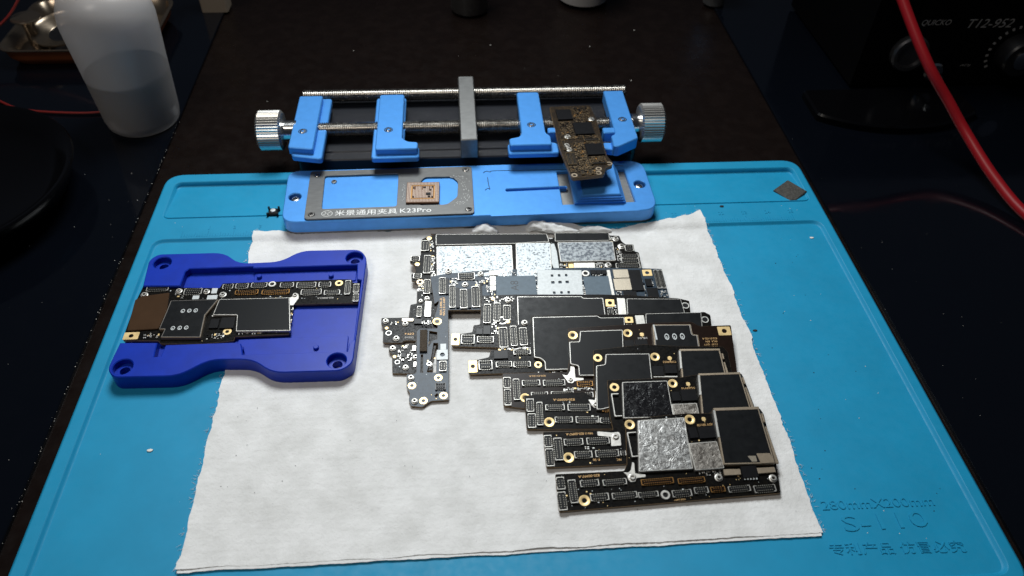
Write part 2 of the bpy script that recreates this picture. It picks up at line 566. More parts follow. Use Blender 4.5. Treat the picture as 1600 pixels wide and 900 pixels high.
for i in range(251):
    x = -125 + i
    h = 3.2 if i % 10 == 0 else (2.4 if i % 5 == 0 else 1.6)
    mb.box(x - .16, 58.2, RIM - .05, x + .16, 58.2 + h, RIM + .16)
o = mb.build('ruler_ticks', 'silicone_blue', mat_root, smooth=0, loc=(0, 0, MZ)); o['kind'] = 'stuff'
for i in range(25):
    ds = str(i + 1)
    for k, d_ in enumerate(ds):
        text_mesh('ruler_digit', d_, 'silicone_blue', mat_root, (-115 + i * 10 + (k - (len(ds) - 1) / 2) * 1.25, 63.4), (.5 if d_ == '1' else 1.0, 1.9), z=RIM + MZ - .03, depth=.16)
split_letters(text_mesh('moulded_letter', '280mmX200mm', 'silicone_blue', mat_root, (107, -71.2), (34.5, 3.0), R(-.8), FLOOR + MZ - .03, .3), 'moulded_letter')
split_letters(text_mesh('moulded_letter', 'S-110', 'silicone_blue', mat_root, (106.8, -77.0), (25.5, 5.0), R(.4), FLOOR + MZ - .03, .3), 'moulded_letter')
split_letters(text_mesh('moulded_letter', '专利产品 仿冒必究', 'silicone_blue', mat_root, (107, -85.3), (39.5, 3.6), R(-2.2), FLOOR + MZ - .03, .3), 'moulded_letter')

# ------------------------------------------------------------------ paper towel
def towel():
    root = empty('paper_towel', (0, 0, FLOOR))
    tag(root, 'torn white two-ply paper towel lying under the circuit boards', 'towel')
    nx, ny = 170, 132
    def ground(y):
        t = max(0.0, min(1.0, (y - 54.5) / 3.0))
        return (RIM - FLOOR) * t * t * (3 - 2 * t)
    def edge(p, seed, amp):
        return amp * (noise.noise(Vector((p * .09, seed, 0))) * 1.3 + noise.noise(Vector((p * .45, seed, 3))) * .5 + noise.noise(Vector((p * 1.6, seed, 6))) * .28)
    backs = [(-97.5, 60.5), (-88, 60), (-78, 57.5), (-66, 59.3), (-55, 59.0), (-45, 57.5), (-35, 57.8), (-20, 60.0), (-8, 57.4), (5, 58.8), (14, 60.2), (25, 60.5), (36, 57), (48, 55.6), (60, 57.5), (73, 60.5), (80, 62.5), (87, 65.3), (95, 65)]
    def back(x):
        for (a, ya), (b, yb) in zip(backs, backs[1:]):
            if a <= x <= b:
                t = (x - a) / (b - a); t = t * t * (3 - 2 * t)
                return ya + (yb - ya) * t
        return backs[0][1] if x < backs[0][0] else backs[-1][1]
    def ply(name, z0, inset_front, seed, jit):
        vs, fs = [], []
        for j in range(ny + 1):
            t = j / ny
            for i in range(nx + 1):
                s = i / nx
                y_ref = -81 + t * 141
                xl = -95.2 + (-1.8 if t > .5 else 0) * (t - .5) * 2 + edge(y_ref, seed, jit)
                xr = 86.6 + .9 * math.sin(t * 3.0) + edge(y_ref, seed + 9, jit)
                x = xl + (xr - xl) * s
                yf = -80.6 + inset_front + edge(x, seed + 4, jit * .35)
                yb = back(x) + edge(x, seed + 2, jit * 1.1)
                y = yf + (yb - yf) * t
                n = noise.noise(Vector((x * .022, y * .022, seed))) * .32 + noise.noise(Vector((x * .07, y * .06, seed + 2))) * .13
                emb = .05 * math.sin(x * 2.9 + .5 * math.sin(y * .6)) * math.sin(y * 2.7) + .05 * noise.noise(Vector((x * .8, y * .8, seed)))
                e = min(s, 1 - s) * 180
                lift = .45 * math.exp(-e / 2.2) * (0.4 + noise.noise(Vector((y * .12, seed, s))))
                ef = t * 141
                lift += .3 * math.exp(-ef / 1.6)
                z = z0 + ground(y) + .25 + n + emb + max(-.2, lift)
                # pushed-up folds against the fixture at the back
                z += 1.7 * math.exp(-((x + 3) / 5.5) ** 2 - ((y - 59) / 2.4) ** 2) + 2.0 * math.exp(-((x - 17 - (60 - y) * 1.2) / 6.5) ** 2 - ((y - 59.5) / 2.4) ** 2) + 1.1 * math.exp(-((x - 27) / 8) ** 2 - ((y - 58) / 2) ** 2)
                vs.append((x, y, max(z, z0 + ground(y) + .05)))
        w = nx + 1
        for j in range(ny):
            for i in range(nx):
                fs.append((j * w + i, j * w + i + 1, (j + 1) * w + i + 1, (j + 1) * w + i))
        return MB().add(vs, fs).build(name, 'towel', root, smooth=80)
    ply('lower_ply', 0.0, 0.0, 11.0, .9)
    ply('upper_ply', 0.18, 0.9, 14.0, 1.1)
    # frayed fibres along the torn edges
    mb = MB()
    for i in range(420):
        k = random.random()
        if k < .3:
            y = random.uniform(-80, 60); x = -95.4 - (1.6 * max(0, (y + 10) / 70)) + random.uniform(-.9, .3); d = math.pi + random.gauss(0, .8)
        elif k < .65:
            y = random.uniform(-80, 62); x = 86.9 + .8 * math.sin((y + 81) / 141 * 3) + random.uniform(-.3, .9); d = random.gauss(0, .8)
        else:
            x = random.uniform(-97, 88); y = back(x) + random.uniform(-.5, .8); d = math.pi / 2 + random.gauss(0, .9)
        z = ground(y) + random.uniform(.1, .45)
        L = random.uniform(.5, 1.5)
        p = [(x + L * t * math.cos(d + t * random.uniform(-.8, .8)), y + L * t * math.sin(d), z + .1 * math.sin(t * 3) * random.random() - .06 * t) for t in (0, .5, 1)]
        mb.tube(p, [.06, .045, .02], 4)
    # rolled-up torn flaps pushed against the fixture
    def flap(path, rad, seed):
        fm = MB()
        P = smooth_path(path, 6)
        ls = []
        for i, q in enumerate(P):
            t = i / (len(P) - 1)
            rr = rad * (math.sin(math.pi * (.08 + .88 * t)) ** .6)
            a = Vector(P[min(i + 1, len(P) - 1)]) - Vector(P[max(i - 1, 0)]); a.normalize()
            s_ = a.cross(Vector((0, 0, 1))).normalized(); u_ = s_.cross(a)
            l = []
            for k in range(18):
                g = 2 * math.pi * k / 18
                r2 = rr * (1 + .55 * noise.noise(Vector((q[0] * .5 + seed, math.cos(g) * 1.2, math.sin(g) * 1.2 + t * 3))))
                l.append(tuple(Vector(q) + s_ * math.cos(g) * r2 * 1.25 + u_ * math.sin(g) * r2))
            ls.append(l)
        fm.loops(ls, 0, True, True)
        fm.build('torn_flap', 'towel', root, smooth=70)
    flap([(-9.5, 55.6, 1.6), (-6, 56.2, 2.6), (-2.5, 56.0, 2.4), (.5, 55.4, 1.4)], 1.7, 1.0)
    flap([(12.5, 56.6, 1.6), (15.5, 57.0, 3.2), (20, 56.0, 3.0), (26, 54.8, 2.0), (33, 54.4, 1.3)], 1.9, 5.0)
    flap([(34, 55.2, 1.2), (40, 55.6, 1.6), (47, 54.6, 1.1)], 1.1, 9.0)
    o = mb.build('frayed_fibres', 'towel', root); o['kind'] = 'stuff'
towel()

def bits(name, spots, m, label):
    for i, (x, y, z, s, lab) in enumerate(spots):
        mb = MB()
        a = random.random() * 3
        pts = [(s * (.5 + random.random() * .5) * math.cos(k * 1.05 + a) * 1.6, s * (.5 + random.random() * .4) * math.sin(k * 1.05 + a)) for k in range(6)]
        mb.prism(pts, 0, s * .5, bev=s * .1)
        tag(mb.build(name, m, smooth=0, loc=(x, y, z)), lab, 'crumb')
bits('paper_scrap', [(-112.3, -40.5, FLOOR, .8, 'white paper scrap on the blue mat beside the left rim'),
                     (-93.9, -45.9, FLOOR, .55, 'small white paper scrap on the mat next to the towel edge'),
                     (129.0, 47.5, FLOOR, .7, 'white speck on the mat near the right end of the ruler')], 'crumb', '')
bits('black_bit', [(96.7, 67.8, RIM, .8, 'tiny black cube on the mat ledge behind the towel corner'),
                   (90.6, -1.2, FLOOR, .7, 'dark bead on the mat beside the torn right towel edge')], 'crumb_dark', '')
sp = [(random.uniform(-130, 130), random.uniform(-90, 50), FLOOR, random.uniform(.06, .2)) for i in range(90)]
sp = [p for p in sp if not (-98 < p[0] < 90)] + [(random.uniform(-130, 130), random.uniform(62, 69), RIM, random.uniform(.06, .16)) for i in range(20)]
o = crumbs('lint', sp, 'crumb'); tag(o, 'fine pale lint scattered on the blue mat', 'lint')
sp = [(random.uniform(90, 132), random.uniform(-90, 50), FLOOR, random.uniform(.08, .24)) for i in range(26)] + [(random.uniform(-90, 84), random.uniform(-78, -20), FLOOR + .7, random.uniform(.06, .14)) for i in range(50)]
o = crumbs('grit', sp, 'crumb_dark'); tag(o, 'fine dark grit scattered on towel and mat', 'grit')

mb = MB().prism([(-7.2, .5), (1, 6.5), (7.0, -1.5), (.5, -6.8), (-2.2, -6.9)], 0, 1.3, bev=.35)
tag(mb.build('chipped_module', 'grit', smooth=0, loc=(129.6, 77.6, zc(78) + .05), rot=(R(3), R(-2), 0)), 'dark grey lozenge-shaped chip lying in the back right corner of the mat', 'chip')
r_ = empty('loose_connector', (-90.8, 71.6, RIM - .4)); tag(r_, 'tiny black part with a silver centre on the mat left of the steel-topped fixture', 'part')
mb = MB().box(-1.9, -1.9, 0, 1.9, 1.9, 1.7, c=.4)
for sx in (-1, 1):
    for sy in (-1, 1): mb.box(sx * 2 - .35, sy * 2 - .35, 0, sx * 2 + .35, sy * 2 + .35, 2.2)
mb.build('housing', 'plastic_black', r_, smooth=0)
MB().lathe([(1.1, 1.7), (1.0, 2.1), (.4, 2.2)], 0, 0, 14, cap1=True).build('contact', 'tin_white', r_)

# ------------------------------------------------------------------ royal blue fixture
fx = empty('royal_blue_fixture', (-91, 13, FLOOR))
tag(fx, 'royal blue anodised fixture tray holding one circuit board, left of the towel', 'fixture')
ox, oy = -91, 13
H = 6.2
out = [(-131, -8), (-131.2, -12.3), (-128.5, -15.7), (-107.6, -16.2), (-99.2, -9.8), (-85, -10.4), (-77.8, -16.5), (-55.3, -16.8), (-51.8, -13.8), (-50.2, 37.5), (-53, 42.4), (-75.6, 42.8), (-82.3, 37.0), (-97.9, 36.7), (-104.2, 43.0), (-128.6, 43.2), (-131.2, 40.2), (-130.2, 27.2)]
out = fillet([(x - ox, y - oy) for x, y in out], [2, 2.5, 2.5, 4, 4, 4, 4, 3, 3, 3, 3, 4, 4, 4, 4, 3, 3, 1], 4)
def fxp(l): return [(x - ox, y - oy) for x, y in l]
lowf = 3.3          # pocket floor
pocket = [(-135, 26.6), (-116.6, 25.6), (-116.4, 33.2), (-115.2, 34.6), (-92.2, 34.6), (-92, 33.8), (-53.6, 33.8), (-53.2, 26), (-51.6, 25.4), (-52.2, -3.6), (-53.6, -5.0), (-54, -8.6), (-88.6, -8.2), (-90, -3.2), (-92.4, -2.6), (-115, -2.6), (-115.4, -7.6), (-117.6, -7.6), (-118, -1.4), (-135, -.8)]
# the body is the outline with the pocket cut out of its left side: merge both outlines into one top face
top_out = ccw(fxp([(-130.4, -0.9), (-131, -8), (-131.2, -12.3), (-128.5, -15.7), (-107.6, -16.2), (-99.2, -9.8), (-85, -10.4), (-77.8, -16.5), (-55.3, -16.8), (-51.8, -13.8), (-50.2, 37.5), (-53, 42.4), (-75.6, 42.8), (-82.3, 37.0), (-97.9, 36.7), (-104.2, 43.0), (-128.6, 43.2), (-131.2, 40.2), (-129.9, 26.3)]))
inner = fxp(pocket)[1:-1]
holes_c = fxp([(-125.9, 38.2), (-54.9, 37.8), (-126.6, -11.4), (-57.2, -12.4)])
rads = [.1] + [2, 2.5, 2.5, 4, 4, 4, 4, 3, 3, 3, 3, 4, 4, 4, 4, 3, 3] + [.1]
full = fillet(top_out, rads, 4)
# full runs counter-clockwise from the lower left lip round to the upper left lip; close it along the pocket
loop = full + inner
mb = MB()
body_holes = [circle(x, y, 3.2, 24) for x, y in holes_c]
mb.prism(loop, lowf, H, body_holes, bev=.3, bottom=False)
mb.prism(full, 0, lowf - .001, [circle(x, y, 3.2, 24) for x, y in holes_c], bottom=True)
mb.build('body', 'royal_blue', fx, smooth=40)
for x, y in holes_c:
    MB().lathe([(3.21, H - 2.4), (1.7, H - 2.4), (1.7, .2)], x, y, 24).build('counterbore', 'royal_blue', fx)
for x, y in fxp([(-89.6, 30.9), (-63.2, 30.2), (-90.2, -4.6), (-65.0, -4.9)]):
    MB().lathe([(.95, lowf - .2), (.95, lowf + 1.5), (.75, lowf + 1.7)], x, y, 14, cap1=True).build('locating_pin', 'royal_blue', fx)
MB().prism(fillet(fxp([(-92, -3), (-92, .5), (-54.5, .5), (-54.5, -8), (-88.4, -7.8), (-89.8, -3)]), .8), lowf - .1, lowf + .7, bev=.2).build('ledge', 'royal_blue', fx)
MB().prism(fillet(fxp([(-91.6, 33.6), (-54, 33.6), (-54, 27.8), (-91.6, 27.8)]), .8), lowf - .1, lowf + .5, bev=.2).build('ledge', 'royal_blue', fx)

# ------------------------------------------------------------------ steel-topped fixture (lies along the back of the mat)
def screw(parent, x, y, z, r, m='screw_steel'):
    mb = MB()
    mb.lathe([(r, z - .6), (r, z + .15), (r * .85, z + .32), (r * .5, z + .34)], x, y, 20)
    hexa = [(x + r * .5 * math.cos(k * math.pi / 10), y + r * .5 * math.sin(k * math.pi / 10)) for k in range(20)]
    hx = circle(x, y, r * .46, 6, random.random())
    mb.lathe([(r * .5, z + .34), (r * .45, z - .2)], x, y, 20)
    mb.add([(px_, py_, z - .2) for px_, py_ in hx], [tuple(range(6))], 1)
    for k in range(3):
        a = k * math.pi / 3
        dx, dy = math.cos(a) * r * .42, math.sin(a) * r * .42
        mb.tube([(x - dx, y - dy, z - .08), (x + dx, y + dy, z - .08)], r * .1, 5, 1)
    return mb.build('screw', [m, 'dark_steel'], parent)

kx, ky, kz = -9, 75, RIM
k23 = empty('steel_topped_fixture', (kx, ky, kz))
tag(k23, 'long sky blue universal fixture with engraved steel plate, along the back of the mat', 'fixture')
def kp(l): return [(x - kx, y - ky) for x, y in l]
T = 11.0 - kz
plate = fillet(kp([(-84.6, 57.2), (66.3, 58.6), (66.0, 92.6), (-86, 90.8)]), [6, 7, 7, 5], 6)
win_slider = kp([(27.6, 63.6), (57.9, 64.2), (57.0, 86.6), (27.6, 86.0)])
slot = fillet(kp([(5, 73.2), (30.5, 74.0), (30.5, 75.6), (5, 74.8)]), .8)
screw_pos = kp([(-81.2, 73.2), (61.8, 75.8)])
mb = MB()
mb.prism(plate, 1.6, T, [win_slider, slot] + [circle(x, y, 2.5, 20) for x, y in screw_pos], bev=.3)
mb.build('base_block', 'sky_blue', k23, smooth=40)
mb = MB().prism(offset(ccw(plate), .4), 0, 1.62, bev=.1)
mb.build('bottom_plate', 'brushed_steel', k23)
for x, y in screw_pos:
    screw(k23, x, y, T - 1.3, 1.6)
MB().prism(offset(ccw(win_slider), .1), T - 2.2, T - 1.5).build('slide_channel', 'brushed_steel', k23, smooth=0)
# fine machined lines in the right half
mb = MB()
for pts in ([(-3.9, 86.0), (-2.6, 87.3), (-.8, 86.6), (.6, 87.4), (14, 87.2), (32, 87.0)], [(-3.6, 74.2), (-2.4, 75.4), (-1.6, 74.8), (-2.0, 78), (-2.2, 83)], [(52, 87.4), (54, 89.0), (57, 88.6)]):
    mb.tube([(x - kx, y - ky, T + .01) for x, y in smooth_path([(a, b, 0) for a, b in pts], 4) for _ in (0,)] if False else [(p[0] - kx, p[1] - ky, T + .01) for p in smooth_path([(a, b, 0) for a, b in pts], 4)], .16, 5)
mb.build('machined_groove', 'dark_metal', k23)
MB().prism(kp([(-2.1, 57.3), (58.4, 58.3), (58.4, 60.2), (-2.1, 59.6)]), T - .2, T + .12).build('front_lip', 'sky_blue', k23, smooth=0)
# steel plate with two windows
st = fillet(kp([(-75.7, 57.9), (-8.6, 58.6), (-8.7, 90.0), (-76.5, 89.2)]), 1.6, 4)
w1 = fillet(kp([(-69.4, 63.9), (-39.7, 64.4), (-39.6, 86.2), (-70.2, 85.7)]), 1.2, 4)
w2 = fillet(kp([(-30.6, 64.6), (-19.5, 64.7), (-15.2, 69.5), (-14.7, 79.5), (-17.2, 83.1), (-28.6, 83.2), (-30.4, 80)]), 1.4, 4)
sc = kp([(-73.3, 86.2), (-73.0, 60.6), (-11.3, 87.6), (-10.9, 61.2)])
sp_ = MB().prism(st, T + .02, T + .8, [w1, w2] + [circle(x, y, 1.35, 16) for x, y in sc], bev=.08).build('steel_plate', 'plate_steel', k23, smooth=40)
for x, y in sc:
    screw(k23, x, y, T + .7, 1.25)
screw(k23, *kp([(-66.2, 82.3)])[0], T + .2, 1.15)
# engraved lettering and mark
text_mesh('engraved_text', '米景通用夹具', 'engraved', sp_, kp([(-51.6, 61.2)])[0], (24.6, 3.3), R(.8), T + .82)
text_mesh('engraved_text', 'K23Pro', 'engraved', sp_, kp([(-32.0, 61.5)])[0], (12.4, 2.6), R(.8), T + .82)
mb = MB()
cx, cy = kp([(-67.0, 60.9)])[0]
ring = [(cx + 2.1 * math.cos(a * .3142), cy + 1.7 * math.sin(a * .3142), T + .82) for a in range(21)]
mb.tube(ring, .16, 4)
for a in (.6, 2.2, 3.6, 5.2):
    mb.tube([(cx + .3 * math.cos(a), cy + .25 * math.sin(a), T + .82), (cx + 1.6 * math.cos(a), cy + 1.25 * math.sin(a), T + .82)], .17, 4)
mb.build('engraved_mark', 'engraved', sp_)
mb = MB()
for i in range(70):                     # stippled alignment dots around the right window
    a = random.uniform(-1.1, 1.2)
    k = random.randint(0, 4)
    x, y = -21 + (8.6 + k * .95) * math.cos(a), 73.5 + (10 + k * .7) * math.sin(a)
    if x > -10 or y > 84 or y < 64: continue
    mb.add([(x - kx + .16 * math.cos(t), y - ky + .16 * math.sin(t), T + .815) for t in (0, 1.57, 3.14, 4.71)], [(0, 1, 2, 3)])
for i in range(14):
    x, y = -37.2 + random.uniform(-.5, .5), 68 + i * .8
    mb.add([(x - kx + .14 * math.cos(t), y - ky + .14 * math.sin(t), T + .815) for t in (0, 1.57, 3.14, 4.71)], [(0, 1, 2, 3)])
o = mb.build('alignment_dots', 'engraved', sp_, smooth=0); o['kind'] = 'stuff'
# sliding pressure block
sl = empty('slide_block', kp([(43, 74.6)])[0] + (T,))
sl.parent = k23
b0 = [(-10.6, -11.6), (10.5, -11.4), (10.4, 11.4), (-10.6, 11.2)]
b1 = [(-7.6, -10.6), (8.2, -10.4), (8.4, 10.6), (-8.0, 10.4)]
mb = MB()
mb.loops([[(x, y, -1.4) for x, y in b0], [(x, y, 1.0) for x, y in b0], [(x * .97, y * .98, 1.15) for x, y in b0], [(x, y, 4.0) for x, y in b1], [(x * .96, y * .97, 4.25) for x, y in b1]], 0)
for k in range(3):
    mb.box(-9.6 + k * .6, -11.75 + k * .25, 1.0 + k * 1.0, 9.7 - k * .4, -11.0, 1.25 + k * 1.0)
mb.build('block', 'sky_blue', sl, smooth=30)
for x in (-3.2, 3.6):
    MB().lathe([(1.0, 4.26), (.8, 4.2), (.75, 3.4)], x, -1.0, 14).build('dimple', 'royal_blue', sl)

# reballed processor resting on the steel plate
ch = empty('bare_processor', (-29.2, 71.9, kz + T + .82), (0, 0, R(-1)))
tag(ch, 'small copper-striped bare processor package on the engraved steel plate', 'processor')
MB().box(-6.7, -6.7, 0, 6.7, 6.7, .9, c=.08).build('substrate', 'copper_substrate', ch, smooth=0)
mb = MB()
for i in range(22):
    x = -6.2 + i * .59
    if abs(x) < 4.6:
        for y0, y1 in ((-6.3, -4.6), (4.7, 6.3)): mb.box(x - .17, y0, .9, x + .17, y1, .98)
        if abs(x) < 4.0: mb.box(x - .17, -3.7, .9, x + .17, 3.7 - (0 if i % 5 else 2.2), .98)
    else:
        mb.box(x - .17, -6.3, .9, x + .17, 6.3, .98)
o = mb.build('solder_pads', 'substrate_pads', ch, smooth=0); o['kind'] = 'stuff'
mb = MB()
for x in (-5.0, 4.4): mb.box(x, -4.4, .9, x + .7, 4.4, .96)
for y in (-4.5, 4.1): mb.box(-5, y, .9, 5.1, y + .35, .96)
mb.build('gold_frame', 'gold_dark', ch, smooth=0)
for x, y, w, h in ((2.3, -1.4, 1.9, 1.4), (2.6, -3.1, 1.0, .6), (3.0, 1.2, .8, .6), (.6, 2.9, 1.0, .6), (-3.8, 2.7, .5, .9), (3.9, 3.1, .6, .6), (-3.9, -3.2, .6, .6), (3.9, -3.4, .6, .6)):
    MB().box(x - w / 2, y - h / 2, .9, x + w / 2, y + h / 2, 1.25).build('capacitor', 'plastic_black', ch, smooth=0)

# ------------------------------------------------------------------ screw vice behind it
vz = -1.5
vc = empty('screw_vice', (-10, 124, vz))
tag(vc, 'black screw vice with sky blue jaws and knurled knobs behind the mat', 'vice')
vx, vy = -10, 124
def V(x, y): return (x - vx, y - vy)
def ZV(z): return z - vz
mb = MB().prism(fillet([V(-84, 100.6), V(65, 100.6), V(65, 152), V(-84, 152)], 2), 0, ZV(13.2), bev=.6)
mb.build('base', 'dark_metal', vc)
mb = MB().prism(fillet([V(-82, 95.2), V(62, 95.2), V(62, 100.8), V(-82, 100.8)], .6), ZV(4.6), ZV(13.0), bev=.5)
mb.build('front_rail', 'dark_metal', vc)
SY, SZ = 111.0, 17.6
def threaded(x0, x1, r):
    prof = []
    x = x0
    while x < x1:
        prof += [(r, x - vx), (r * .82, x + .45 - vx)]
        x += .9
    return prof
MB().lathe_x(threaded(-88, 72, 3.4), SY - vy, ZV(SZ), 16).build('lead_screw', 'screw_steel', vc, smooth=20)
MB().lathe_x(threaded(-84, 66, 3.0), 139 - vy, ZV(SZ), 16).build('lead_screw', 'screw_steel', vc, smooth=20)
def knob(x0, x1, cy=SY):
    d = 1 if x1 > x0 else -1
    mb = MB().lathe_x([(7.6, x0 - vx), (8.6, x0 + d * .8 - vx), (8.6, x1 - d * .8 - vx), (7.6, x1 - vx)], cy - vy, ZV(SZ + .4), 88, bumps=.045)
    mb.build('knurled_knob', 'knurled', vc, smooth=12)
knob(-89.5, -100)
knob(67.0, 77.5)
for x in (-86.5, 66.5):
    MB().lathe_x([(4.6, x - 3 - vx), (4.6, x + 3 - vx)], SY - vy, ZV(SZ), 24).build('collar', 'chrome', vc)
def jaw(pts, z0, z1, rad, name='jaw', m='sky_blue', bev=.35):
    return MB().prism(fillet([V(*p) for p in pts], rad), ZV(z0), ZV(z1), bev=bev).build(name, m, vc)
# outer left jaw
j = jaw([(-84.5, 92.3), (-74.2, 90.6), (-74.2, 132), (-84.5, 132)], 18.6, 22.0, .8)
jaw([(-83.5, 90.2), (-70.6, 87.4), (-70.6, 134), (-83.5, 134)], 16.8, 19.2, 1.6, 'jaw_plate')
# second jaw with a hooked front
jaw([(-48.6, 89.4), (-31.0, 89.4), (-31.0, 94.2), (-35, 94.6), (-37.6, 97), (-37.6, 132), (-48.6, 132)], 18.6, 22.0, 1.2)
jaw([(-50.4, 87.4), (-30.6, 87.4), (-30.6, 94.6), (-37, 96.5), (-37, 134), (-50.4, 134)], 16.8, 19.0, 1.4, 'jaw_plate')
# centre block
MB().prism(fillet([V(-13, 94.2), V(-5.8, 94.2), V(-5.8, 146), V(-13, 146)], .5), ZV(13.3), ZV(22.6), bev=.4).build('centre_block', 'brushed_steel', vc)
# third jaw
jaw([(7.6, 90.2), (25.4, 90.2), (25.4, 96.8), (23.6, 99), (23.6, 132), (13.6, 132), (13.2, 99), (12, 96.4), (7.6, 95.2)], 18.6, 22.0, 1.2)
jaw([(7.0, 88.4), (28.6, 88.4), (28.6, 95.6), (23, 97.4), (23, 134), (14, 134), (14, 98), (7, 95.5)], 16.8, 18.9, 1.2, 'jaw_plate')
jaw([(24.6, 98.6), (29.4, 98.6), (29.4, 102.2), (24.6, 102.2)], 17.2, 22.4, .8, 'gripping_finger')
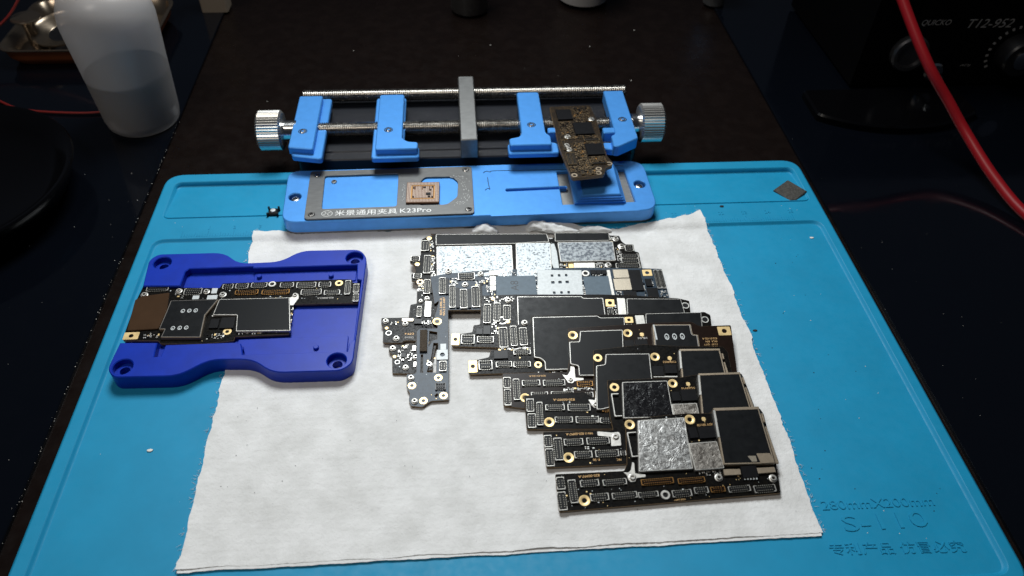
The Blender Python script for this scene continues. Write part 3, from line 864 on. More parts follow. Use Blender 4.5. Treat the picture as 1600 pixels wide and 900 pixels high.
# right jaw, bevelled outside
jaw([(51.4, 88.2), (53.4, 87.6), (62.9, 93.6), (62.9, 132), (53.8, 132), (53.6, 97.2), (51.6, 95.8)], 17.0, 22.0, .8)
jaw([(47.8, 91.2), (52.2, 90.2), (52.2, 95.4), (48.6, 95.8)], 15.6, 18.6, .8, 'gripping_finger')
jaw([(48.8, 98.4), (54.0, 98.6), (54.0, 102.6), (48.8, 102.6)], 17.0, 21.6, .8, 'gripping_finger')
for x, y in ((-79.8, 103.8), (-43.6, 103.6), (18.0, 105.2), (58.6, 108)):
    lx, ly = V(x, y)
    MB().lathe([(1.9, ZV(22.03)), (1.75, ZV(22.06)), (1.55, ZV(22.04))], lx, ly, 20).build('screw_recess', 'dark_metal', vc)
    screw(vc, lx, ly, ZV(21.9), 1.35)
BOARDS = {
 'b8': dict(o=[11.18, -69.27, 3.91], yaw=1.9, tilt=8, th=0.8,
  outline=[[0.38, 11.65], [21.32, 10.92], [22.62, 12.9], [24.98, 27.84], [43.96, 28.45], [52.65, 27.86], [53.49, 29.02], [69.0, 28.36], [69.68, 26.13], [68.5, 9.02], [67.01, -0.0], [0.0, -0.0]],
  holes=[],
  feats=[
   ('conn',[0.4, 6.53, 2.73, 10.37]),
   ('conn',[0.06, 0.25, 2.47, 5.78]),
   ('conn',[3.77, 2.1, 5.97, 9.24]),
   ('conn',[7.36, 6.83, 12.99, 8.71]),
   ('conn',[14.14, 6.61, 21.34, 8.37]),
   ('conn',[9.68, 2.26, 15.18, 4.31]),
   ('conn',[16.15, 2.24, 23.67, 4.08]),
   ('conn',[24.01, 2.04, 30.03, 3.6]),
   ('gconn',[25.63, 5.73, 35.5, 7.49]),
   ('gconn',[36.79, 5.23, 45.04, 6.86]),
   ('conn',[34.16, 1.33, 40.01, 3.32]),
   ('conn',[40.97, 1.83, 45.24, 3.67]),
   ('gconn',[45.94, 1.8, 50.37, 3.4]),
   ('conn',[51.3, 1.35, 58.05, 3.1]),
   ('conn',[59.05, 0.54, 65.72, 2.69]),
   ('ring',[7.89, 2.77, 1.68]),
   ('post',[23.36, 8.55, 1.22]),
   ('post_flat',[32.12, 2.3, 1.45]),
   ('post',[49.46, 6.26, 1.24]),
   ('post',[65.95, 4.6, 1.25]),
   ('ring',[26.0, 25.99, 1.63]),
   ('ring',[45.43, 26.17, 1.67]),
   ('dot_fruit',[49.86, 25.99, 0.73]),
   ('bracket',[[20.86, 10.48], [22.46, 10.17], [23.36, 10.96], [24.28, 13.51], [24.85, 13.02], [24.45, 9.74], [27.57, 9.13], [27.39, 8.29], [24.69, 8.26], [23.93, 7.13], [22.6, 7.07], [21.89, 8.07], [21.81, 9.36]]),
   ('shield',[[28.44, 26.86], [43.64, 26.69], [42.21, 9.31], [25.42, 9.79]], 'silver_scratched'),
   ('bracket_c',[24.3, 14.75, 27.37, 23.09]),
   ('shield',[42.62, 8.75, 51.84, 17.82], 'silver_dull'),
   ('chip',[43.89, 19.56, 46.56, 23.19]),
   ('chip',[46.85, 19.2, 52.41, 23.05]),
   ('caps',[43.65, 7.0, 51.13, 9.05], 8),
   ('text',[47.28, 23.49, 52.27, 24.5], 'A3M1 9B01C00'),
   ('sim',[[53.41, 28.52], [68.2, 27.9], [67.69, 8.78], [51.53, 9.77]], 'black'),
   ('text',[7.19, 9.72, 13.68, 10.66], '820-00997-A'),
   ('text',[34.36, 0.37, 38.01, 0.86], 'VA9-0497'),
  ]),
 'b7': dict(o=[8.96, -54.41, 3.91], yaw=-0.17, tilt=8, th=0.8,
  outline=[[0.03, 11.95], [22.26, 11.52], [21.9, 16.46], [22.91, 29.52], [46.67, 29.4], [52.22, 30.12], [68.09, 30.14], [68.54, 28.34], [69.42, 17.35], [68.5, 5.27], [40.85, -0.08], [-0.0, -0.0]],
  holes=[],
  feats=[
   ('conn',[0.11, 6.48, 2.42, 10.52]),
   ('conn',[0.13, 0.24, 2.53, 5.99]),
   ('conn',[3.01, 2.03, 5.51, 9.43]),
   ('conn',[6.18, 6.85, 12.16, 8.9]),
   ('conn',[13.3, 6.84, 20.44, 8.98]),
   ('conn',[8.94, 2.46, 14.48, 4.59]),
   ('conn',[15.5, 2.53, 22.77, 4.63]),
   ('conn',[23.27, 2.64, 24.99, 4.06]),
   ('ring',[7.15, 2.93, 1.67]),
   ('post',[22.57, 9.02, 1.23]),
   ('bracket',[[17.02, 11.21], [21.86, 10.55], [23.82, 10.73], [24.27, 9.69], [23.97, 6.03], [20.77, 5.91], [21.01, 9.11], [17.03, 9.67]]),
   ('ring',[24.86, 26.79, 1.54]),
   ('ring',[44.34, 27.29, 1.59]),
   ('dot_fruit',[49.4, 26.86, 0.76]),
   ('shield',[[27.37, 28.13], [42.57, 27.99], [42.29, 20.21], [42.23, 14.51], [25.8, 14.9]], 'black_scratched'),
   ('bracket_c',[23.16, 15.73, 25.74, 24.09]),
   ('shield',[42.15, 13.28, 50.58, 19.35], 'silver_dull'),
   ('chip',[42.97, 20.6, 45.75, 23.88]),
   ('chip',[46.11, 20.41, 51.2, 24.58]),
   ('text',[46.83, 24.96, 51.35, 25.68], 'SGA8V16'),
   ('sim',[[53.13, 29.61], [67.25, 29.49], [67.67, 14.34], [51.07, 14.73]], 'black'),
   ('text',[7.18, 10.23, 15.68, 11.29], '94V-0 820-00997-A'),
   ('text',[14.57, 1.41, 16.65, 2.29], 'E-30'),
   ('text',[21.87, 0.84, 23.33, 2.25], 'MFC'),
   ('caps',[12.31, 5.39, 15.88, 6.29], 6),
  ]),
 'b6': dict(o=[4.17, -40.23, 3.91], yaw=-2.7, tilt=8, th=0.8,
  outline=[[-0.44, 12.15], [19.16, 13.45], [22.54, 11.06], [23.69, 29.51], [41.1, 31.76], [53.16, 30.93], [68.68, 30.86], [69.79, 28.53], [69.77, 16.02], [66.5, -4.75], [27.93, 0.0], [0.0, -0.0]],
  holes=[],
  feats=[
   ('conn',[0.25, 6.0, 2.52, 10.63]),
   ('conn',[0.48, 0.35, 2.93, 5.31]),
   ('conn',[3.44, 1.21, 5.29, 9.43]),
   ('conn',[6.26, 6.53, 12.46, 8.43]),
   ('conn',[13.47, 6.33, 20.78, 8.62]),
   ('conn',[9.08, 2.18, 14.79, 4.05]),
   ('conn',[15.78, 1.98, 23.19, 4.13]),
   ('conn',[23.56, 1.84, 27.41, 3.61]),
   ('gconn',[24.58, 5.92, 27.39, 7.72]),
   ('ring',[7.31, 2.5, 1.64]),
   ('post',[22.66, 8.57, 1.15]),
   ('bracket',[[20.31, 10.44], [22.6, 10.22], [23.07, 13.58], [24.43, 13.99], [24.46, 9.37], [26.97, 9.23], [26.89, 8.4], [23.97, 8.09], [23.27, 7.31], [22.16, 7.32], [21.38, 8.15]]),
   ('ring',[24.94, 26.41, 1.52]),
   ('ring',[44.52, 26.72, 1.6]),
   ('dot_fruit',[49.43, 26.16, 0.78]),
   ('shield',[[23.87, 22.83], [26.93, 23.31], [27.52, 27.33], [42.59, 27.52], [42.25, 18.29], [41.49, 10.86], [24.3, 6.32], [22.64, 6.33]], 'black'),
   ('chip',[42.81, 19.09, 46.53, 22.8]),
   ('chip',[47.01, 19.95, 51.05, 23.35]),
   ('bracket',[[42.89, 19.11], [51.03, 19.07], [50.95, 18.54], [42.82, 18.59]]),
   ('text',[46.97, 24.28, 51.42, 25.04], 'C20680S3'),
   ('sim',[[52.82, 28.67], [66.85, 28.83], [67.28, 14.76], [51.71, 14.43]], 'black'),
   ('text',[8.95, 10.1, 16.01, 10.99], '820-00997-A'),
   ('caps',[20.93, 2.12, 23.53, 4.99], 4),
  ]),
 'b5': dict(o=[-2.61, -30.75, 3.91], yaw=-0.98, tilt=8, th=0.8,
  outline=[[0.16, 12.19], [21.96, 12.01], [23.29, 17.33], [24.01, 29.6], [52.3, 30.92], [67.89, 31.0], [70.72, 29.0], [74.65, 29.16], [81.79, 29.21], [79.61, 9.71], [79.21, -4.06], [35.59, -6.02], [-0.0, 0.0]],
  holes=[],
  feats=[
   ('conn',[0.36, 6.38, 2.73, 10.35]),
   ('conn',[0.49, -0.05, 2.53, 5.91]),
   ('conn',[3.54, 1.84, 5.56, 9.66]),
   ('conn',[6.49, 7.03, 12.49, 9.0]),
   ('conn',[13.48, 6.77, 20.81, 8.84]),
   ('gconn',[24.75, 6.17, 29.98, 7.98]),
   ('conn',[9.22, 2.69, 14.79, 4.42]),
   ('conn',[15.78, 2.44, 23.23, 4.46]),
   ('conn',[23.61, 1.94, 29.68, 3.8]),
   ('ring',[7.21, 2.77, 1.57]),
   ('post',[22.74, 8.86, 0.91]),
   ('bracket',[[20.11, 11.01], [21.79, 10.52], [22.91, 12.24], [23.3, 14.23], [24.6, 14.5], [24.5, 9.64], [27.23, 9.46], [27.14, 8.6], [24.05, 8.26], [23.41, 7.51], [21.9, 7.69], [21.1, 9.23]]),
   ('ring',[25.33, 26.71, 1.67]),
   ('ring',[44.63, 26.95, 1.6]),
   ('dot_fruit',[49.47, 26.24, 0.8]),
   ('shield',[[23.54, 23.48], [27.08, 23.46], [27.77, 27.76], [42.91, 27.87], [42.04, 19.53], [40.95, 9.48], [25.6, 9.9], [25.69, 13.73], [23.07, 14.48]], 'black_marks'),
   ('chip',[46.59, 19.55, 50.85, 23.94]),
   ('chip',[42.68, 20.51, 46.15, 23.75]),
   ('bracket',[[42.92, 19.37], [50.64, 19.03], [50.58, 18.62], [42.85, 18.86]]),
   ('text',[47.93, 24.36, 51.11, 25.16], '18-01'),
   ('sim',[[53.47, 29.53], [67.17, 29.26], [67.08, 25.06], [68.92, 24.76], [68.43, 17.93], [67.87, 11.62], [51.94, 11.7]], 'black000'),
   ('tab',[76.58, 24.93, 81.14, 28.59], 'r'),
   ('text',[70.45, 23.44, 75.65, 24.2], '820-01102-A'),
   ('text',[71.41, 22.25, 75.6, 23.0], 'WLA  BIN'),
   ('text',[70.57, 21.1, 75.35, 21.84], '13-07  QTY'),
   ('text',[70.54, 19.94, 75.31, 20.68], 'V0407 181A'),
   ('caps',[20.0, 4.78, 30.57, 6.06], 10),
   ('text',[9.05, 10.53, 14.57, 11.14], '820-01102-A'),
  ]),
 'b4': dict(o=[-13.43, -16.88, 4.21], yaw=-0.4, tilt=8, th=0.8,
  outline=[[-0.18, 5.06], [3.09, 5.18], [7.06, 6.04], [7.84, 8.84], [10.27, 9.01], [10.99, 18.8], [22.32, 19.18], [22.82, 22.73], [55.43, 22.03], [61.93, 22.06], [83.83, 21.78], [85.29, 22.0], [87.32, 20.52], [86.75, 15.83], [84.0, -2.75], [44.01, -8.47], [36.13, -1.99], [21.04, -0.61], [0.11, -0.47]],
  holes=[],
  feats=[
   ('tab',[-0.04, 0.18, 2.95, 4.92], 'l'),
   ('conn',[3.47, 0.96, 8.04, 4.4]),
   ('conn',[9.25, 1.72, 14.72, 3.69]),
   ('conn',[15.22, 1.47, 21.05, 3.44]),
   ('conn',[10.96, 9.42, 13.8, 17.74]),
   ('conn',[14.94, 9.92, 17.08, 18.18]),
   ('conn',[18.1, 10.07, 20.63, 17.32]),
   ('conn',[15.52, 6.42, 21.42, 8.12]),
   ('chip',[8.74, 5.0, 13.6, 8.27]),
   ('caps',[13.95, 8.47, 21.79, 9.49], 8),
   ('caps',[10.42, 8.55, 14.73, 9.61], 5),
   ('ring',[23.64, 2.33, 1.28]),
   ('post',[20.26, 19.57, 1.25]),
   ('dot',[14.49, 20.4, 0.73]),
   ('shield',[[23.04, 21.4], [46.46, 21.13], [47.16, 20.27], [55.92, 20.13], [54.79, 9.89], [52.88, -0.13], [43.35, -1.52], [33.38, -0.57], [25.67, -0.43], [25.76, 2.79], [24.52, 4.2], [22.3, 4.74]], 'black'),
   ('plate',[59.82, 14.93, 63.03, 21.1], 'steel'),
   ('tab',[55.98, 18.17, 59.0, 20.7], 'c'),
   ('conn',[56.22, 15.61, 58.08, 17.24]),
   ('label',[[63.9, 21.44], [83.77, 21.27], [82.99, 15.2], [81.27, 9.04], [62.44, 9.79]]),
   ('post_hole',[84.88, 18.55, 1.36]),
   ('caps',[21.83, -1.52, 31.84, -0.42], 6),
  ]),
 'b3': dict(o=[-18.99, -4.52, 4.21], yaw=-4.11, tilt=7.5, th=0.8,
  outline=[[-0.38, 4.91], [2.53, 4.96], [7.0, 5.86], [7.35, 8.87], [9.6, 9.19], [9.71, 21.93], [22.79, 22.78], [53.8, 23.41], [63.21, 23.31], [81.93, 22.23], [85.79, 21.14], [85.54, 15.96], [84.61, 4.31], [27.6, -5.15], [16.54, -0.39], [0.1, -0.16]],
  holes=[],
  feats=[
   ('tab',[-0.22, 0.32, 2.64, 5.02], 'l'),
   ('conn',[3.24, 0.76, 7.88, 4.34]),
   ('conn',[8.82, 1.41, 14.57, 3.76]),
   ('conn',[10.86, 9.52, 13.24, 17.77]),
   ('conn',[14.42, 10.25, 16.66, 18.41]),
   ('conn',[17.86, 10.88, 20.33, 17.46]),
   ('conn',[16.52, 6.47, 19.41, 8.11]),
   ('chip',[10.81, 4.74, 13.38, 8.27]),
   ('chip',[8.35, 4.69, 10.6, 7.13]),
   ('caps',[13.72, 4.98, 16.43, 10.18], 8),
   ('post',[19.65, 19.77, 1.2]),
   ('dot',[13.99, 20.67, 0.75]),
   ('dot',[19.58, 10.74, 0.69]),
   ('post_hole',[17.52, 11.06, 1.64]),
   ('shield',[[22.66, 21.15], [46.3, 21.74], [46.88, 20.92], [54.15, 21.17], [54.5, 13.27], [54.34, 6.4], [23.04, 5.33]], 'black'),
   ('tab',[54.97, 17.88, 58.17, 21.17], 'c'),
   ('conn',[55.44, 13.79, 57.38, 17.11]),
   ('caps',[57.81, 13.83, 58.93, 18.89], 5),
   ('plate',[59.16, 14.03, 62.14, 21.57], 'steel'),
   ('label',[[62.87, 21.12], [82.43, 21.41], [83.08, 16.21], [82.67, 10.7], [62.41, 9.83]]),
   ('post_hole',[84.07, 18.96, 1.37]),
   ('caps',[10.49, 18.82, 21.85, 21.65], 14),
  ]),
 'b2': dict(o=[-32.58, -29.31, 3.5], yaw=-0.55, tilt=3.2, th=0.8,
  outline=[[5.63, 57.17], [12.32, 58.56], [26.79, 59.68], [47.69, 59.93], [63.32, 59.7], [86.06, 58.56], [93.61, 57.95], [93.63, 43.11], [92.17, 35.81], [80.43, 30.33], [34.8, 32.12], [24.29, 40.22], [12.22, 40.58], [12.33, 35.92], [12.34, 21.73], [12.34, 2.32], [10.97, 2.13], [6.59, 2.07], [5.35, 1.24], [3.72, -0.16], [-0.01, 0.39], [-0.78, 2.74], [-0.48, 5.37], [-1.45, 7.02], [-1.83, 12.95], [1.45, 13.23], [1.18, 31.42], [2.28, 32.41], [8.35, 32.18], [8.57, 33.44], [6.85, 34.96], [9.0, 45.06], [7.31, 43.56]],
  holes=[[[7.14, 25.81], [8.68, 25.75], [8.71, 19.04], [8.1, 18.74], [8.12, 13.32], [4.99, 13.55], [6.44, 19.79]], [[2.85, 21.02], [3.59, 20.99], [3.66, 13.5], [2.89, 13.54]], [[5.66, 31.25], [8.36, 30.57], [8.37, 27.44], [6.82, 26.94], [5.43, 24.21]], [[7.62, 4.12], [8.45, 4.98], [8.88, 4.31], [8.04, 3.25]]],
  feats=[
   ('chip_a8',[30.0, 45.92, 44.94, 55.75]),
   ('plate',[[46.08, 58.74], [62.73, 58.02], [62.0, 47.82], [62.01, 44.48], [44.87, 45.12]], 'simholes'),
   ('chip_blue',[62.87, 45.04, 72.42, 54.47]),
   ('post_flat',[64.08, 56.3, 1.55]),
   ('chip',[66.01, 55.71, 68.04, 57.75]),
   ('chip',[68.17, 55.63, 70.07, 57.67]),
   ('chip',[70.2, 55.56, 72.06, 57.6]),
   ('plate',[72.26, 43.38, 73.54, 57.8], 'steel'),
   ('plate',[74.58, 53.52, 80.37, 57.84], 'tan'),
   ('plate',[74.08, 47.43, 80.48, 53.21], 'tan'),
   ('chip',[80.33, 46.84, 84.92, 57.25]),
   ('tab',[85.81, 54.44, 89.42, 57.64], 'c'),
   ('caps',[84.56, 43.66, 85.62, 54.09], 5),
   ('chip',[86.02, 48.93, 88.42, 52.63]),
   ('caps',[88.19, 43.53, 89.05, 53.97], 5),
   ('conn',[90.1, 47.66, 91.49, 57.02]),
   ('conn',[91.82, 47.6, 93.21, 56.96]),
   ('caps',[90.52, 43.3, 93.28, 47.02], 6),
   ('chip',[85.85, 43.02, 89.87, 48.02]),
   ('chip',[76.86, 43.5, 81.71, 46.66]),
   ('caps',[73.58, 44.04, 76.74, 47.08], 6),
   ('caps',[66.4, 54.9, 72.65, 55.89], 8),
   ('caps',[62.04, 45.05, 63.01, 54.64], 6),
   ('caps',[63.73, 44.04, 71.29, 45.14], 8),
   ('caps',[44.58, 45.68, 45.52, 58.17], 6),
   ('conn',[9.08, 47.95, 11.34, 56.0]),
   ('conn',[12.81, 41.27, 14.88, 52.05]),
   ('conn',[16.73, 40.84, 19.17, 49.88]),
   ('conn',[20.97, 41.21, 23.75, 51.11]),
   ('conn',[16.14, 54.72, 22.29, 58.01]),
   ('post',[12.48, 59.5, 1.41]),
   ('post',[18.61, 52.49, 1.3]),
   ('post',[24.55, 57.55, 1.24]),
   ('chip',[11.47, 47.77, 12.51, 55.65]),
   ('chip',[15.16, 41.09, 16.4, 50.68]),
   ('chip',[19.42, 40.93, 20.66, 49.97]),
   ('chip',[23.89, 40.75, 24.73, 52.88]),
   ('plate',[27.68, 56.6, 30.97, 58.98], 'steel'),
   ('caps',[31.3, 56.17, 37.92, 58.49], 6),
   ('caps',[26.1, 48.04, 27.45, 56.54], 8),
   ('plate',[27.87, 54.25, 30.12, 56.15], 'steel'),
   ('plate',[27.77, 51.75, 30.01, 53.97], 'steel'),
   ('plate',[27.66, 49.05, 29.89, 51.41], 'steel'),
   ('caps',[27.56, 46.88, 29.78, 48.82], 4),
   ('caps',[22.2, 51.52, 26.0, 54.64], 10),
   ('caps',[12.94, 52.43, 16.31, 55.85], 8),
   ('text_v',[9.28, 38.35, 10.06, 46.43], '820-3486-A'),
   ('text_v',[10.39, 38.04, 11.21, 46.66], '945-0 E11-0487'),
   ('ring',[8.34, 35.45, 1.59]),
   ('pads',[9.49, 22.71, 11.52, 25.32]),
   ('plate',[8.32, 18.29, 12.12, 22.54], 'holed'),
   ('conn',[9.22, 13.47, 11.54, 17.56]),
   ('conn_dark',[7.84, 6.04, 11.3, 8.69]),
   ('ring',[8.86, 11.16, 1.36]),
   ('ring',[0.12, 8.34, 1.35]),
   ('ring',[10.55, 3.96, 1.35]),
   ('ring',[4.01, 2.25, 1.34]),
   ('post',[-0.25, 11.35, 1.19]),
   ('post',[1.16, 2.05, 1.17]),
   ('foam',[2.45, 21.81, 4.97, 31.33]),
   ('pads',[2.7, 21.9, 4.45, 22.34]),
   ('caps',[2.71, 33.93, 6.68, 35.97], 6),
  ]),
 'b1': dict(o=[-39.08, -15.16, 3.5], yaw=-2.58, tilt=2.8, th=0.8,
  outline=[[7.99, 65.62], [11.51, 67.03], [9.58, 67.64], [54.76, 67.64], [55.66, 66.38], [56.69, 64.7], [58.09, 64.7], [59.0, 67.68], [80.55, 67.81], [80.74, 66.7], [84.71, 66.37], [85.18, 63.47], [86.62, 61.56], [89.78, 61.55], [89.71, 57.65], [91.29, 57.14], [91.36, 47.98], [89.43, 44.13], [30.39, 37.4], [14.42, 37.45], [14.68, 14.56], [13.3, 5.13], [13.55, 1.38], [8.16, -0.17], [-0.0, 0.05], [-0.75, 8.4], [-1.89, 9.07], [-2.23, 12.13], [6.77, 12.46], [7.13, 13.93], [3.21, 14.06], [2.09, 12.94], [-4.36, 13.21], [-4.81, 21.02], [-5.6, 21.31], [-5.78, 24.38], [4.01, 24.51], [3.91, 24.91], [4.16, 30.56], [6.4, 31.09], [5.98, 42.04], [3.85, 42.34], [3.51, 45.82], [5.11, 46.11], [4.65, 50.26], [2.62, 51.77], [2.62, 55.22], [6.53, 55.4], [6.29, 64.15]],
  holes=[],
  feats=[
   ('label',[[12.07, 66.58], [42.11, 66.77], [55.67, 66.77], [56.34, 62.73], [41.98, 61.66], [12.3, 60.86]]),
   ('shield',[[12.4, 59.54], [41.83, 60.27], [42.01, 46.85], [41.48, 43.33], [13.18, 43.41]], 'silver_speckled'),
   ('shield',[[43.19, 61.21], [56.9, 61.64], [56.67, 46.82], [56.24, 43.29], [42.98, 43.33]], 'silver_speckled'),
   ('label',[[59.15, 67.36], [80.5, 67.49], [80.36, 63.35], [58.96, 62.92]]),
   ('shield',[[59.59, 61.77], [81.62, 62.33], [81.64, 51.69], [60.08, 51.12]], 'silver_worn'),
   ('plate',[[56.34, 61.41], [58.42, 61.67], [59.2, 57.15], [59.59, 47.13], [57.7, 47.31], [55.46, 55.3]], 'white'),
   ('plate',[65.18, 47.88, 73.35, 51.6], 'steel'),
   ('tab',[63.2, 48.49, 65.12, 51.25], 'p'),
   ('caps',[59.7, 47.47, 62.96, 51.06], 12),
   ('caps',[73.48, 47.91, 77.12, 51.46], 12),
   ('caps',[82.24, 51.01, 84.24, 59.66], 14),
   ('caps',[80.56, 62.53, 82.6, 65.74], 6),
   ('post',[83.02, 64.36, 1.35]),
   ('post',[84.79, 60.22, 1.48]),
   ('post',[78.51, 50.05, 1.36]),
   ('conn',[86.0, 57.49, 89.36, 60.63]),
   ('conn',[83.91, 53.65, 90.78, 55.75]),
   ('conn',[83.82, 51.03, 90.66, 53.29]),
   ('conn',[81.29, 48.2, 90.71, 50.55]),
   ('conn',[6.52, 57.57, 9.52, 63.21]),
   ('conn',[8.05, 45.69, 10.59, 55.09]),
   ('conn',[2.87, 52.21, 6.33, 54.51]),
   ('conn',[4.4, 43.22, 7.46, 45.55]),
   ('conn',[8.64, 35.35, 10.9, 42.45]),
   ('conn',[6.8, 24.38, 8.31, 29.31]),
   ('post',[11.97, 44.56, 1.19]),
   ('ring_dull',[7.06, 41.7, 1.36]),
   ('post',[10.05, 33.22, 1.12]),
   ('post',[7.84, 31.96, 0.91]),
   ('dot',[9.36, 65.07, 0.98]),
   ('dot',[5.48, 50.95, 0.95]),
   ('plate',[9.45, 24.56, 11.79, 31.86], 'steel'),
   ('chip',[11.22, 35.78, 12.7, 42.62]),
   ('caps',[10.55, 46.38, 12.28, 55.39], 14),
   ('caps',[9.59, 57.24, 11.8, 63.51], 8),
   ('caps',[6.07, 34.4, 8.58, 40.03], 8),
   ('post',[-4.11, 22.67, 1.18]),
   ('post',[2.9, 21.46, 1.18]),
   ('post',[0.24, 14.78, 1.2]),
   ('post_hole',[-2.64, 17.42, 1.07]),
   ('dot',[-3.57, 19.7, 0.63]),
   ('plate',[1.62, 22.45, 5.72, 23.81], 'tan'),
   ('chip',[6.01, 21.16, 8.96, 23.4]),
   ('caps',[-2.35, 20.75, 0.6, 22.51], 4),
   ('text',[3.01, 16.32, 6.15, 17.75], 'DTP-4'),
   ('text',[3.12, 14.78, 6.25, 16.03], 'GND+B'),
   ('post',[-0.67, 10.46, 1.23]),
   ('post',[4.32, 2.27, 1.16]),
   ('post',[7.39, 6.56, 1.14]),
   ('post',[12.2, 3.44, 1.3]),
   ('dot',[0.19, 7.06, 0.61]),
   ('post_hole',[1.34, 4.7, 0.87]),
   ('caps',[2.1, 10.35, 4.75, 12.03], 6),
   ('plate',[6.04, 9.3, 7.36, 11.52], 'steel'),
   ('chip',[2.4, 6.39, 4.15, 8.3]),
   ('caps',[1.19, 4.97, 6.66, 9.9], 16),
   ('plate',[6.89, 2.39, 7.85, 4.65], 'steel'),
  ]),
 'b9': dict(o=[-130.52, 1.42, 7.0], yaw=0.19, tilt=0, th=0.8,
  outline=[[0.27, 26.75], [9.88, 25.61], [10.86, 24.64], [27.83, 23.48], [28.47, 25.84], [71.81, 25.84], [75.42, 25.47], [75.67, 23.77], [78.4, 23.63], [78.8, 13.25], [55.59, 13.78], [55.77, -0.47], [37.42, -0.61], [37.43, -2.38], [28.13, -3.31], [13.07, -2.47], [12.12, -0.99], [0.04, -0.16], [-0.21, 4.06], [-0.33, 19.38]],
  holes=[],
  feats=[
   ('label_brown',[[1.51, 20.06], [10.52, 21.37], [11.71, 12.52], [10.8, 4.17], [0.76, 3.9], [-0.34, 18.38]]),
   ('tab',[-0.15, -0.01, 4.93, 3.27], 'l'),
   ('conn',[2.05, 22.74, 9.84, 25.23]),
   ('post',[1.93, 21.07, 1.32]),
   ('post',[13.75, 22.43, 1.2]),
   ('post',[23.63, 21.65, 1.21]),
   ('post',[29.76, 19.79, 1.33]),
   ('post',[55.71, 17.99, 1.15]),
   ('post_flat',[46.63, 24.2, 1.42]),
   ('ring',[70.81, 23.79, 1.43]),
   ('ring',[34.48, 1.88, 1.46]),
   ('ring',[53.29, 1.92, 1.47]),
   ('sim',[[12.41, 16.75], [29.13, 16.57], [26.01, 8.95], [26.5, -1.47], [13.03, -0.73], [13.51, 2.97], [11.53, 3.08], [12.13, 11.4]], 'black_ovals'),
   ('shield',[[29.13, 16.86], [54.06, 16.44], [56.4, 0.25], [37.68, 0.94], [36.77, 8.65], [28.33, 9.11]], 'black_marks'),
   ('chip',[28.02, 3.35, 31.07, 7.57]),
   ('chip',[31.6, 3.1, 36.37, 8.17]),
   ('bracket',[[27.74, 9.7], [36.35, 9.41], [36.46, 8.81], [27.86, 9.1]]),
   ('conn',[29.0, 22.53, 32.84, 24.75]),
   ('conn',[33.62, 22.46, 38.23, 24.86]),
   ('conn',[39.19, 22.69, 44.9, 24.91]),
   ('conn',[49.59, 22.26, 54.55, 24.39]),
   ('conn',[55.58, 21.71, 62.61, 24.22]),
   ('conn',[63.61, 21.73, 68.07, 24.05]),
   ('gconn',[34.05, 19.35, 42.25, 21.36]),
   ('gconn',[43.56, 19.0, 53.38, 21.0]),
   ('conn',[57.6, 17.96, 64.96, 20.61]),
   ('conn',[65.94, 17.57, 71.64, 19.76]),
   ('conn',[73.24, 17.36, 75.17, 24.45]),
   ('conn',[76.37, 18.12, 78.3, 22.44]),
   ('conn',[76.57, 13.62, 78.48, 17.39]),
   ('conn',[15.72, 20.27, 22.05, 23.19]),
   ('pads',[19.18, 18.1, 21.51, 19.99]),
   ('pads',[24.33, 17.79, 27.93, 19.86]),
   ('pads',[25.28, 20.73, 27.31, 23.39]),
   ('bracket',[[52.04, 16.51], [55.06, 17.51], [56.92, 17.86], [57.08, 16.51], [55.61, 13.05], [54.04, 13.14], [54.02, 15.78], [52.72, 13.64]]),
   ('text',[63.66, 15.84, 69.4, 16.91], '820-00863-A'),
   ('text',[4.15, 7.37, 9.32, 8.22], '339S00397'),
   ('text',[4.47, 6.12, 9.33, 6.96], '1743 TWN'),
   ('text',[4.79, 4.87, 9.33, 5.71], 'CHG 0021'),
   ('caps',[27.84, -1.57, 33.86, 1.29], 10),
   ('caps',[6.19, 0.03, 11.88, 2.49], 8),
   ('caps',[38.41, 0.09, 51.75, 1.16], 10),
   ('caps',[12.53, 18.74, 16.32, 21.91], 6),
   ('caps',[55.11, 1.5, 56.03, 12.61], 6),
  ]),
}

# ------------------------------------------------------------------ circuit boards
def add_connector(parent, u0, v0, u1, v1, z, style='conn', metal=None):
    w, h = u1 - u0, v1 - v0
    along_u = w >= h
    L, W = (w, h) if along_u else (h, w)
    mb = MB()
    H = .62
    # built along x then turned
    mb.box(-L / 2, -W / 2, 0, L / 2, W / 2, .3, 0)
    mb.box(-L / 2 + .45, -W * .16, .3, L / 2 - .45, W * .16, .5, 0)
    for s in (-1, 1):
        mb.box(-L / 2 + .35, s * W * .36 - .09, .3, L / 2 - .35, s * W * .36 + .09, H * .9, 0)
        mb.box(s * L / 2 - .2 * (s > 0) - .0, -W / 2 + .02, .05, s * L / 2 + .2 * (s < 0), W / 2 - .02, H, 1)
        for t in (-1, 1):
            x0 = s * L / 2; x1 = s * (L / 2 - min(.75, L * .18))
            mb.box(min(x0, x1), t * W / 2 - .11 * (t > 0) - .02, .05, max(x0, x1), t * W / 2 + .11 * (t < 0) + .02, H, 1)
    n = max(3, int((L - 1.4) / .62))
    for i in range(n):
        x = -L / 2 + .75 + (L - 1.5) * (i + .5) / n
        for t in (-1, 1):
            mb.box(x - .15, t * W * .5 - .12, .02, x + .15, t * W * .5 + .12, .34, 2)
            mb.box(x - .14, t * W * .21 - .1, .3, x + .14, t * W * .21 + .1, .47, 2)
    if not along_u:
        mb.v = [(-y, x, zz) for x, y, zz in mb.v]
    ms = ['plastic_black', 'nickel', 'pin_metal']
    if style == 'gconn': ms = ['pcb_brown', 'gold_dark', 'gold_dark']
    if style == 'conn_dark': ms = ['plastic_black', 'component_grey', 'component_grey']
    if metal: ms = ['plastic_black', metal, metal]
    return mb.build('connector', ms, parent, smooth=0, loc=((u0 + u1) / 2, (v0 + v1) / 2, z))

